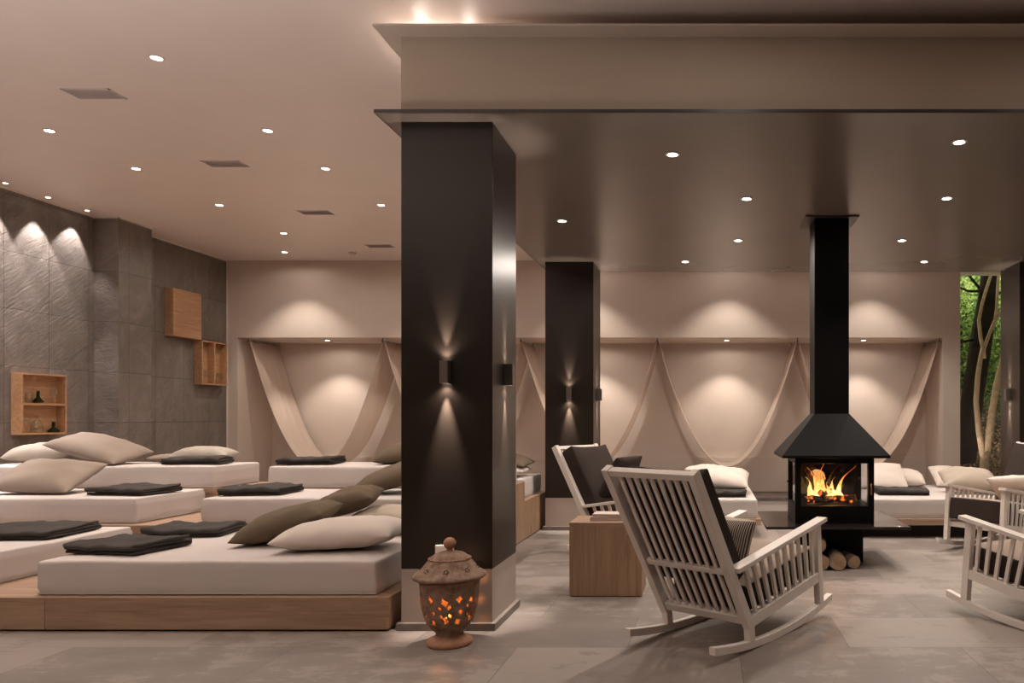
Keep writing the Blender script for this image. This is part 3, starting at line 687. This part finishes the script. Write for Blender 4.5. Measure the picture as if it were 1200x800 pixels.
# ------------------------------------------------------------------ side table with books
t = thing('side_table', 'oak block side table with books, between the two left rocking chairs', 'side table', (-.708, 5.385, 0))
w, d, h, k = .254, .185, .52, .03
b = B(); box(b, -w, w, -d, d, h-k, h); obj('table_top', b, M['oakX'], t, bevel=.002)
b = B(); box(b, -w, w, -d, -d+k, .006, h-k); obj('front_panel', b, M['oakZ'], t, bevel=.002)
b = B(); box(b, w-k, w, -d+k, d-k, .006, h-k); obj('side_panel', b, M['oakZ'], t); b = B(); box(b, -w, -w+k, -d+k, d-k, .006, h-k); obj('side_panel', b, M['oakZ'], t)
b = B(); box(b, -w, w, d-k, d, .006, h-k); obj('back_panel', b, M['oakZ'], t)
b = B(); box(b, -w+.01, w-.01, -d+.01, d-.01, 0, .006); obj('foot', b, M['dark'], t)
def book(x, y, z, w, d, h, rot, cover, label):
    t = thing('book', label, 'book', (x, y, z), rot, 'books on the side table')
    b = B(); box(b, -w, w, -d, d, 0, .003); box(b, -w, w, -d, d, h-.003, h); box(b, -w, -w+.003, -d, d, .003, h-.003); obj('cover', b, cover, t)
    b = B(); box(b, -w+.003, w-.004, -d+.004, d-.004, .003, h-.003); obj('pages', b, M['paper'], t)
book(-.715, 5.36, .521, .115, .085, .026, D(3), M['book_pink'], 'rose-brown book lying beneath the white one on the side table')
book(-.705, 5.37, .548, .105, .08, .02, D(-4), M['book_white'], 'white book lying on top of the pile on the side table')

# ------------------------------------------------------------------ rocking chairs
def rz(u):  # rocker underside
    return (u-.34)**2/(2*3.0)
def rocking_chair(loc, theta, label, thick=.145, lift=0):
    """theta: heading in degrees from +Y towards +X. local +Y forward, +X right"""
    t = thing('rocking_chair', label, 'rocking chair', (*loc, 0), -D(theta), 'white slatted rocking chairs')
    WP = M['white_paint']
    ptop, pbot, mid = (-.405, .972), (.087, .135), None
    def on_post(z): s = (z-pbot[1])/(ptop[1]-pbot[1]); return (pbot[0]+(ptop[0]-pbot[0])*s, z)
    for sx in (-1, 1):
        x = sx*.285
        # curved runner
        b = B(); n = 22; us = [-.25+1.30*i/n for i in range(n+1)]; th = .042
        quadprism(b, [(u, rz(u)) for u in us]+[(u, rz(u)+th) for u in us[::-1]], x-.02, x+.02)
        obj('rocker_runner', b, WP, t, bevel=.003)
        b = B(); bar(b, (.10, rz(.1)+th-.004), (.088, .16), .042, .05, x); obj('rear_leg', b, WP, t, bevel=.003)
        b = B(); bar(b, (.905, rz(.905)+th-.004), (.862, .60), .042, .052, x); obj('front_leg', b, WP, t, bevel=.003)
        b = B(); bar(b, pbot, (ptop[0]-.008, ptop[1]+.017), .045, .055, x); obj('back_post', b, WP, t, bevel=.003)
        a0 = on_post(.445); a1 = (.925, .618)
        b = B(); bar(b, (a0[0]+.02, a0[1]+.012), a1, .072, .026, x+sx*.012); obj('armrest', b, WP, t, bevel=.003)
        b = B(); bar(b, (.085, .150), (.875, .262), .036, .062, x); obj('side_rail', b, WP, t, bevel=.003)
        ns = 10
        for k in range(ns):
            s = (k+.75)/(ns+.3); u0 = .11+(.86-.11)*s; z0 = .15+(.262-.15)*((u0-.085)/.79)+.025
            # slats lean slightly with the back, fanning upright to the front
            u1 = (a0[0]+.07)+(.835-(a0[0]+.07))*s; z1 = a0[1]+(a1[1]-a0[1])*((u1-a0[0])/(a1[0]-a0[0]))
            b = B(); bar(b, (u0, z0), (u1, z1), .018, .024, x); obj('arm_slat', b, WP, t)
    # cross rails of the back
    def cross(z, hgt, name, w=.026, off=0):
        u, _ = on_post(z); d = Vector((ptop[0]-pbot[0], ptop[1]-pbot[1])).normalized()
        b = B(); bar(b, (u-d.x*hgt/2+off, z-d.y*hgt/2), (u+d.x*hgt/2+off, z+d.y*hgt/2), .53, w, 0); obj(name, b, WP, t, bevel=.003)
    cross(.968, .036, 'top_rail', .04); cross(.452, .034, 'middle_rail'); cross(.170, .050, 'bottom_rail', .034)
    for (za_, zb2) in ((.195, .436), (.469, .95)):
        for k in range(9):
            x = -.2125+k*.053125
            b = B(); bar(b, on_post(za_), on_post(zb2), .020, .013, x); obj('back_slat', b, WP, t)
    b = B(); bar(b, (.868, .222), (.868, .272), .53, .026, 0); obj('front_rail', b, WP, t, bevel=.003)
    for k in range(5):
        u = .16+k*.16; z = .165+(.28-.165)*(u-.085)/.79
        b = B(); bar(b, (u-.03, z-.004), (u+.03, z+.004), .53, .014, 0); obj('seat_slat', b, WP, t)
    # seat cushion: light top, dark border
    sl = math.atan2(.112, .79)
    b = B(); box(b, -.258, .258, 0, .79, 0, thick); bmesh.ops.subdivide_edges(b, edges=b.edges, cuts=7, use_grid_fill=True)
    for f in b.faces: f.material_index = 1
    b.normal_update()
    for f in b.faces:
        if f.normal.z > .5: f.material_index = 0
    for v in b.verts:
        e = (1-(abs(v.co.x)/.258)**4)*(1-(abs(v.co.y-.4)/.4)**4); v.co.z += .022*e*(1 if v.co.z > .05 else 0)
    o = obj('seat_cushion', b, [M['cush_light'], M['cush_dark']], t, smooth=True, bevel=.014, segs=3, angle=.9); o.location = (0, .13, .192+lift); o.rotation_euler = (sl, 0, 0)
    # back cushion
    d = Vector((0, ptop[0]-pbot[0], ptop[1]-pbot[1])).normalized(); tilt = math.atan2(-d.y, d.z)
    b = B(); box(b, -.258, .258, 0, .135, 0, .665); bmesh.ops.subdivide_edges(b, edges=b.edges, cuts=7, use_grid_fill=True)
    for v in b.verts:
        e = (1-(abs(v.co.x)/.255)**4)*(1-(abs(v.co.z-.3325)/.3325)**4); v.co.y += .025*e*(1 if v.co.y > .05 else 0)
        v.co.z += .02*abs(v.co.x/.258)**3*(1 if v.co.z > .5 else 0)
    u0, z0 = on_post(.345)
    o = obj('back_cushion', b, M['cush_dark'], t, smooth=True, bevel=.014, segs=3, angle=.9); o.location = (0, u0+.022, z0); o.rotation_euler = (tilt, 0, 0)
    return t
th1 = 36
ch1 = rocking_chair((-.055, 4.10), th1, 'white slatted rocking chair seen from behind, beside the oak table, facing the fire')
ch2 = rocking_chair((-.90, 6.90), 120, 'white slatted rocking chair behind the oak side table, beside the rear pillar')
ch3 = rocking_chair((2.36, 4.12), -30, 'white slatted rocking chair cut by the right edge, nearer one, its left arm in view')
ch4 = rocking_chair((3.18, 7.42), -128, 'white slatted rocking chair at the right edge farther back, beside the right-hand bed', .2, .0)
def in_chair(loc, th, u, v, z):
    s, c = math.sin(D(th)), math.cos(D(th)); return (loc[0]+u*s+v*c, loc[1]+u*c-v*s, z)
pillow('pillow', 'small striped pillow on the nearest rocking chair', M['stripe'], in_chair((-.055, 4.10), th1, .17, .08, .54), (.32, .30, .11), (D(62), 0, D(-th1+6)), None, group='small pillows on the rocking chairs')
pillow('pillow', 'small beige pillow beside the striped one on the nearest rocking chair', M['p_beige'], in_chair((-.055, 4.10), th1, .34, -.03, .525), (.34, .32, .11), (D(56), 0, D(-th1-16)), None, group='small pillows on the rocking chairs')
pillow('pillow', 'pale pink-beige pillow on the rocking chair at the right edge farther back', M['p_white'], in_chair((3.18, 7.42), -128, .26, -.06, .57), (.48, .36, .16), (D(40), D(6), D(128+8)), None, group='small pillows on the rocking chairs')
pillow('pillow', 'brown pillow on the rocking chair behind the side table', M['cush_dark'], in_chair((-.90, 6.90), 120, .10, -.03, .70), (.46, .46, .15), (D(62), 0, D(-120+4)), None, group='small pillows on the rocking chairs')

# ------------------------------------------------------------------ fireplace
fx, fy = 1.088, 6.60
t = thing('fireplace', 'black steel free-standing fireplace with glass sides, hood and square flue pipe', 'fireplace', (fx, fy, 0))
BS = M['black_steel']
b = B(); box(b, -.15, .15, -.15, .15, 1.285, HS-.012); obj('flue_pipe', b, BS, t, bevel=.003)
b = B(); box(b, -.23, .23, -.20, .20, HS-.012, HS-.001); obj('ceiling_collar', b, M['plate'], t)
b = B()
lo = [(-.452, -.385), (.452, -.385), (.452, .385), (-.452, .385)]; up = [(-.152, -.152), (.152, -.152), (.152, .152), (-.152, .152)]
V0 = [b.verts.new((x, y, .915)) for x, y in lo]; V1 = [b.verts.new((x, y, .937)) for x, y in lo]; V2 = [b.verts.new((x, y, 1.29)) for x, y in up]
b.faces.new(V0[::-1]); b.faces.new(V2)
for A_, B_ in ((V0, V1), (V1, V2)):
    for i in range(4): b.faces.new((A_[i], A_[(i+1) % 4], B_[(i+1) % 4], B_[i]))
obj('hood', b, BS, t, bevel=.002)
X, Y0, Y1 = .335, -.30, .28
b = B(); p = .05
for sx in (-1, 1):
    for yy in (Y0, Y1-p): box(b, min(sx*X, sx*(X-p)), max(sx*X, sx*(X-p)), yy, yy+p, .50, .875)
box(b, -X, X, Y0, Y1, .866, .915); box(b, -X, X, Y0, Y1, .357, .505)
obj('firebox_frame', b, BS, t, bevel=.003)
for nm, (a0, a1, c0, c1) in (('front_glass', (-X+p, X-p, Y0+.02, Y0+.026)), ('rear_glass', (-X+p, X-p, Y1-.026, Y1-.02)), ('side_glass', (-X+.02, -X+.026, Y0+p, Y1-p)), ('side_glass', (X-.026, X-.02, Y0+p, Y1-p))):
    b = B(); box(b, a0, a1, c0, c1, .505, .866); obj(nm, b, M['dark_tint' if nm == 'rear_glass' else 'glass'], t)
b = B(); tube(b, [(.305, Y0-.03, .60), (.305, Y0-.03, .70)], .006, 8); box(b, .301, .309, Y0-.03, Y0, .612, .62); box(b, .301, .309, Y0-.03, Y0, .68, .688); obj('door_handle', b, M['sconce'], t)
b = B(); tube(b, [(-X, -.10, .70), (-X-.05, -.10, .70)], .007, 8); obj('side_knob', b, BS, t)
b = B(); box(b, -.595, .595, -.48, .56, .333, .356); obj('hearth_plate', b, M['hearth'], t, bevel=.002)
b = B(); box(b, -.275, .275, -.14, .26, 0, .333); obj('pedestal', b, BS, t, bevel=.002)
# burning logs + flames
for k, (x, y, rzz, L) in enumerate(((-.02, -.10, .15, .42), (.05, .06, -.35, .40), (.0, -.02, .9, .30))):
    b = B(); R = Matrix.Rotation(rzz, 3, 'Z'); z = .507+.033+(.055 if k == 2 else 0)
    pts = [R@Vector((-L/2+L*i/6, 0, .006*math.sin(i*2+k))) for i in range(7)]
    tube(b, pts, [.030, .034, .032, .034, .033, .031, .028], 12, jit=.25)
    o = obj('burning_log', b, M['char'], loc=(fx+x, fy+y, z), smooth=False); tag(o, 'charred burning log inside the glass firebox, %s' % ['at the front', 'at the back', 'lying across on top'][k], 'log', 'burning logs in the fireplace')
t = thing('fire', 'bright orange flames burning behind the fireplace glass', 'fire', (fx-.03, fy-.02, .53))
tong = [(-.08, .0, .33, .045, .5), (-.03, -.03, .26, .05, -.3), (.03, .02, .20, .045, .9), (.09, -.02, .30, .026, 1.6), (-.12, .03, .20, .04, -.8), (.0, -.06, .16, .06, .2), (.12, .02, .12, .04, .6), (-.05, .05, .28, .035, -1.2), (.06, -.05, .14, .05, -.4), (-.15, -.02, .13, .03, .3)]
for k, (x, y, H, r, sw) in enumerate(tong):
    b = B(); n = 16; rings = []
    for i in range(n+1):
        s = i/n; rr = r*(math.sin(PI*min(1, s*1.0+.16)**.62)+.02)*(1-.5*s); rr = max(rr, .001)
        ox = sw*.10*s*s*H/.3+.014*math.sin(s*8+k*2)*s; oy = .012*math.cos(s*7+k)
        rings.append([b.verts.new((x+ox+rr*math.cos(2*PI*q/14)*(1+.2*math.sin(3*q+s*6)), y+oy+rr*.7*math.sin(2*PI*q/14), s*H)) for q in range(14)])
    for A_, B_ in zip(rings, rings[1:]):
        for q in range(14): b.faces.new((A_[q], A_[(q+1) % 14], B_[(q+1) % 14], B_[q]))
    obj('flame', b, M['flame'], t, smooth=True)
point((fx-.02, fy-.06, .68), 5, (1, .45, .14), .08)
# firewood under the hearth plate
for k, (x, y, z, r, L, rot) in enumerate(((.935, 6.22, .068, .066, .26, .1), (.945, 6.26, .198, .062, .24, -.12), (1.085, 6.22, .075, .072, .28, -.05), (1.20, 6.27, .060, .058, .24, .2), (.81, 6.3, .06, .058, .24, .0))):
    b = B(); R = Matrix.Rotation(rot, 3, 'Z'); n = 14
    rr = [r*(1+.14*noise.noise(Vector((q*.7, k*3.1, 0)))-(.10 if q in (3, 4, 5) else 0)) for q in range(n)]
    ends = []
    for yy in (-L/2, -L/2+.01, L/2-.01, L/2):
        sc = .94 if abs(yy) > L/2-.005 else 1
        ends.append([b.verts.new(R@Vector((rr[q]*sc*math.cos(2*PI*q/n), yy, rr[q]*sc*math.sin(2*PI*q/n)))) for q in range(n)])
    for A_, B_ in zip(ends, ends[1:]):
        for q in range(n): b.faces.new((A_[q], A_[(q+1) % n], B_[(q+1) % n], B_[q]))
    b.faces.new(ends[0][::-1]).material_index = 1; b.faces.new(ends[-1]).material_index = 1
    zmin = min(v.co.z for v in b.verts)
    o = obj('firewood_log', b, [M['bark'], M['logend']], loc=(x, y, (-zmin+.001) if z < .1 else z+.002)); tag(o, 'cut firewood log under the hearth, %s' % ['bottom left of the stack', 'top of the stack', 'in the middle', 'rightmost', 'leftmost, behind the chair arm'][k], 'firewood', 'cut logs under the fireplace')

# ------------------------------------------------------------------ clay lantern
def lantern(loc):
    t = thing('clay_lantern', 'pierced terracotta lantern with domed lid and round knob, glowing on the floor before the pillar', 'lantern', loc)
    b = B(); lathe(b, [(.118, 0), (.123, .012), (.118, .03), (.085, .045), (.072, .055)], 48); obj('foot', b, M['terra_rim'], t, smooth=True)
    # body
    prof = [(.072, .05), (.074, .07), (.098, .095), (.122, .125), (.140, .17), (.151, .225), (.156, .285), (.158, .335), (.160, .352)]
    b = B(); sg = 72
    fine = []
    for (r0, z0), (r1, z1) in zip(prof, prof[1:]):
        for q in range(3): fine.append((r0+(r1-r0)*q/3, z0+(z1-z0)*q/3))
    fine.append(prof[-1]); inn = [(r-.012, z+.004) for r, z in fine][::-1]
    loop = fine+inn
    rings = [[b.verts.new((r*math.cos(2*PI*k/sg), r*math.sin(2*PI*k/sg), z)) for k in range(sg)] for r, z in loop]
    for i in range(len(rings)):
        A_, B_ = rings[i], rings[(i+1) % len(rings)]
        for k in range(sg): b.faces.new((A_[k], A_[(k+1) % sg], B_[(k+1) % sg], B_[k]))
    body = obj('body', b, M['terracotta'], t, smooth=False)
    cb = B()
    def dia(ang, z, w, h, rot=0):
        w *= 1.3; h *= 1.2
        ca, sa = math.cos(ang), math.sin(ang); pr = []
        for rad in (.06, .21):
            ring = []
            for (du, dz) in ((-w, 0), (0, -h), (w, 0), (0, h)):
                c_, s_ = math.cos(rot), math.sin(rot); u_, z_ = du*c_-dz*s_, du*s_+dz*c_
                ring.append(cb.verts.new((rad*ca-u_*sa*(rad/.15), rad*sa+u_*ca*(rad/.15), z+z_)))
            pr.append(ring)
        cb.faces.new(pr[0][::-1]); cb.faces.new(pr[1])
        for q in range(4): cb.faces.new((pr[0][q], pr[0][(q+1) % 4], pr[1][(q+1) % 4], pr[1][q]))
    for k in range(6):
        a = -PI/2+D(8)+k*PI/3
        dia(a, .262, .016, .022, .2); dia(a-.17, .232, .009, .014, .4); dia(a+.17, .236, .009, .014, -.4)
        dia(a-D(30), .275, .015, .021, -.1); dia(a-D(26), .205, .012, .016, 0)
        dia(a+.03, .165, .016, .021, -.3); dia(a+.20, .188, .009, .013, .3); dia(a-.13, .186, .009, .013, -.3)
        dia(a-D(30), .150, .016, .021, .5)
    me = bpy.data.meshes.new('cut'); bmesh.ops.recalc_face_normals(cb, faces=cb.faces); cb.to_mesh(me); cb.free()
    co = bpy.data.objects.new('cut', me); C.objects.link(co); co.location = (0, 0, 0)
    keep = body.parent; body.parent = None
    md = body.modifiers.new('holes', 'BOOLEAN'); md.operation = 'DIFFERENCE'; md.object = co; md.solver = 'EXACT'; md.use_self = True
    bpy.context.view_layer.update(); dg = bpy.context.evaluated_depsgraph_get()
    nm = bpy.data.meshes.new_from_object(body.evaluated_get(dg)); body.modifiers.clear(); body.data = nm; body.parent = keep
    bpy.data.objects.remove(co)
    b = B(); lathe(b, [(.150, .345), (.163, .348), (.163, .362), (.150, .366)], 48); obj('collar', b, M['terra_rim'], t, smooth=False, bevel=.002)
    # lid
    b = B(); pr = [(.150, .366), (.192, .372), (.198, .380), (.190, .392), (.166, .408), (.142, .432), (.118, .462), (.110, .470), (.098, .486), (.076, .503), (.045, .512), (.024, .515)]
    lathe(b, pr, 64); obj('lid', b, M['terracotta'], t, smooth=True)
    b = B()
    for k in range(40):
        a = 2*PI*k/40; c_, s_ = math.cos(a), math.sin(a)
        lathe(b, [(.001, .470), (.0055, .472), (.0055, .478), (.001, .481)], 8, cx=.110*c_, cy=.110*s_)
    obj('bead_ring', b, M['terra_rim'], t, smooth=True)
    b = B()
    for k in range(8):
        a = 2*PI*k/8+.2
        for q in range(5):
            aa = 2*PI*q/5; du, dr = .011*math.cos(aa), .011*math.sin(aa)
            r = .150+dr*.75; z = .4245-dr*.75; ang = a+du/.15
            lathe(b, [(.001, z-.003), (.0048, z), (.001, z+.005)], 8, cx=r*math.cos(ang), cy=r*math.sin(ang))
    obj('flower_hole_dots', b, M['dark'], t)  # dark dots stand in for the shade inside the lid's pierced flowers
    b = B(); lathe(b, [(.024, .513), (.016, .52), (.016, .528), (.026, .535), (.034, .55), (.034, .566), (.024, .582), (.010, .589), (.001, .590)], 24, closed=False); obj('knob', b, M['terra_rim'], t, smooth=True)
    return t
LX, LY = -1.425, 4.12
lantern((LX, LY, 0))
t = thing('candle', 'burning candle inside the pierced clay lantern, seen as orange glow', 'candle', (LX, LY, .094))
b = B(); lathe(b, [(.022, 0), (.022, .05), (.018, .052)], 20); obj('wax', b, M['paper'], t, smooth=False)
b = B(); lathe(b, [(.001, .052), (.007, .062), (.006, .074), (.001, .09)], 12, closed=False); obj('flame', b, emit('candle_flame', (1, .42, .08), 2.5), t, smooth=True)
b = B(); lathe(b, [(.05, .068), (.06, .08), (.072, .094), (.001, .094)], 24)
b.free()
point((LX, LY, .23), 1.7, (1, .33, .07), .02)

# ------------------------------------------------------------------ outside: forest behind the window
b = B(); n = 26
g = [[b.verts.new((2.5+6.5*i/n, 12.45+9*j/n, -.05+(.28*j*9/n if j else 0)+.08*noise.noise(Vector((i*.6, j*.6, 0)))*(j > 0))) for j in range(n+1)] for i in range(n+1)]
for i in range(n):
    for j in range(n): b.faces.new((g[i][j], g[i+1][j], g[i+1][j+1], g[i][j+1]))
o = obj('forest_ground', b, M['soil'], smooth=True); tag(o, 'dark soil slope outside the window', 'ground', kind='structure')
def leaf(b, p, s, nrm=None):
    d = Vector((random.gauss(0, 1), random.gauss(0, 1), random.gauss(0, 1))).normalized() if nrm is None else nrm
    a = d.orthogonal().normalized(); a = Matrix.Rotation(random.uniform(0, 6.28), 3, d)@a; c = d.cross(a)
    vs = [b.verts.new(p+a*s*x+c*s*y+d*s*z) for x, y, z in ((-1, 0, 0), (-.3, .42, .1), (.5, .32, .1), (1, 0, -.05), (.5, -.32, .1), (-.3, -.42, .1))]
    b.faces.new(vs)
b = B()
for k in range(9000):
    x, y = random.uniform(3.6, 8), 12.45+abs(random.gauss(0, 1))*2.6
    z = -.05+.28*(y-12.45)
    d = Vector((random.gauss(0, .5), random.gauss(0, .5)-.4, 1)).normalized()
    leaf(b, Vector((x, y, z+random.uniform(.02, .12))), random.uniform(.03, .06), d)
tag(obj('leaf_litter', b, M['litter']), 'brown dry leaves covering the ground outside the window', 'fallen leaves', kind='stuff')
def cloud(name, label, c, rad, n, mat, s=(.04, .07), cat='tree'):
    t = thing(name, label, cat, (c[0], c[1], 0), group='trees outside the window')
    b = B()
    for k in range(n):
        while True:
            p = Vector((random.uniform(-1, 1), random.uniform(-1, 1), random.uniform(-1, 1)))
            if p.length < 1 and noise.noise(p*3.2+Vector(c)) > -.12: break
        leaf(b, Vector((p.x*rad[0], p.y*rad[1], c[2]+p.z*rad[2])), random.uniform(*s))
    obj('foliage', b, mat, t)
    b = B(); tube(b, [(0, 0, -.25+.26*(c[1]-12.45)), (.05, 0, c[2]*.6), (0, .05, c[2]+rad[2]*.5)], [.05, .04, .015], 8); obj('trunk', b, M['dark_bark'], t)
cloud('leafy_tree', 'bright green leafy tree outside, left of the dark trunk', (5.35, 15.6, 3.0), (.8, .8, 1.7), 5200, M['leaves'])
cloud('leafy_tree', 'green leafy tree outside, right of the dark trunk', (6.6, 16.4, 3.2), (.9, .8, 1.9), 5200, M['leaves'])
cloud('leafy_tree', 'yellow-green tree farther outside behind the trunks', (6.2, 18.5, 3.4), (2.2, 1.0, 2.6), 8000, M['leaves2'], (.05, .09))
0 and cloud('low_shrub', 'low dark shrub outside at the foot of the trunks', (5.6, 15.2, 1.0), (1.1, .6, .7), 2600, M['leaves'], cat='shrub')
def P(px, py, Y): return Vector(((px-VX)*Y/F_PX, Y, CAM_H-(py-VY)*Y/F_PX))
t = thing('dark_tree', 'thick dark tree trunk outside the window', 'tree', (5.0, 14.0, 0), group='trees outside the window')
og = Vector((5.0, 14.0, 0))
b = B(); tube(b, [Vector((4.8, 14, .1))-og, P(1131, 520, 14)-og, P(1140, 460, 14)-og, P(1150, 400, 14)-og, P(1158, 340, 14)-og, P(1164, 260, 14)-og], [.26, .23, .21, .19, .17, .15], 14, jit=.3); obj('trunk', b, M['dark_bark'], t, smooth=True)
for pts in ([(1150, 341), (1135, 341), (1122, 336), (1100, 330)], [(1148, 338), (1135, 322), (1128, 314), (1118, 300)], [(1160, 344), (1172, 343), (1185, 338)], [(1145, 397), (1130, 400), (1118, 398)]):
    b = B(); tube(b, [P(x, y, 13.95)-og for x, y in pts], [.03, .024, .018, .012][:len(pts)], 8); obj('branch', b, M['dark_bark'], t, smooth=True)
t = thing('pale_tree', 'slender pale-barked forked tree outside the window', 'tree', (4.7, 12.9, 0), group='trees outside the window')
og = Vector((4.7, 12.9, 0)); Yt = 12.9
b = B(); tube(b, [P(1152, 572, Yt)-og, P(1153, 552, Yt)-og, P(1154, 535, Yt)-og, P(1156, 528, Yt)-og], [.085, .075, .075, .06], 12, jit=.2); obj('trunk', b, M['pale_bark'], t, smooth=True)
b = B(); tube(b, [P(x, y, Yt)-og for x, y in ((1152, 535), (1147, 505), (1144, 470), (1146, 440), (1149, 420), (1152, 408))], [.055, .05, .045, .045, .04, .04], 12, jit=.15); obj('limb', b, M['pale_bark'], t, smooth=True)
b = B(); tube(b, [P(x, y, Yt)-og for x, y in ((1153, 420), (1152, 408), (1149, 395), (1147, 375), (1151, 355), (1157, 335), (1163, 318), (1168, 290))], [.038, .036, .034, .033, .03, .028, .026, .02], 10, jit=.15); obj('limb', b, M['pale_bark'], t, smooth=True)
b = B(); tube(b, [P(x, y, Yt)-og for x, y in ((1152, 418), (1153, 408), (1158, 395), (1164, 380), (1170, 368), (1180, 355))], [.036, .035, .032, .03, .028, .022], 10, jit=.15); obj('limb', b, M['pale_bark'], t, smooth=True)
b = B(); tube(b, [P(x, y, Yt)-og for x, y in ((1155, 538), (1160, 505), (1163, 480), (1168, 452), (1174, 425), (1182, 390))], [.065, .065, .062, .058, .05, .04], 12, jit=.2); obj('limb', b, M['pale_bark'], t, smooth=True)
b = B(); tube(b, [P(x, y, Yt)-og for x, y in ((1164, 385), (1168, 360), (1169, 340), (1171, 310), (1172, 290))], [.02, .024, .026, .026, .02], 10, jit=.15); obj('limb', b, M['pale_bark'], t, smooth=True)

area((6.0, 18.6, 7.0), (5.6, 15.0, 1.0), 900, 5, 3, (1, .95, .70))
area((5.2, 14.6, 5.5), (6.2, 17.5, 2.5), 140, 3, 1.5, (1, .93, .72))
spot((4.3, 12.55, .1), (4.75, 12.95, 1.6), 45, 70, 1, (1, .85, .68), .05)  # unseen spot added to brighten the pale tree
wd = bpy.data.worlds.new('world'); S.world = wd; wd.use_nodes = True
bg = wd.node_tree.nodes['Background']; bg.inputs[0].default_value = (.75, .85, .42, 1); bg.inputs[1].default_value = .35
up = area((-4.2, .6, .4), (-4.2, .61, 3.65), 150, 3.6, 1.8, (1, .90, .84)); up.data.spread = D(128)  # fixtureless up-light added out of view, stands in for room bounce on the ceiling

# ------------------------------------------------------------------ view
S.view_settings.view_transform = 'Standard'; S.view_settings.look = 'None'; S.view_settings.gamma = 1; S.view_settings.use_curve_mapping = False
S.view_settings.exposure = 0.30
S.cycles.use_denoising = True
S.cycles.max_bounces = 8; S.cycles.diffuse_bounces = 5; S.cycles.glossy_bounces = 4; S.cycles.transparent_max_bounces = 16
S.cycles.sample_clamp_indirect = 4
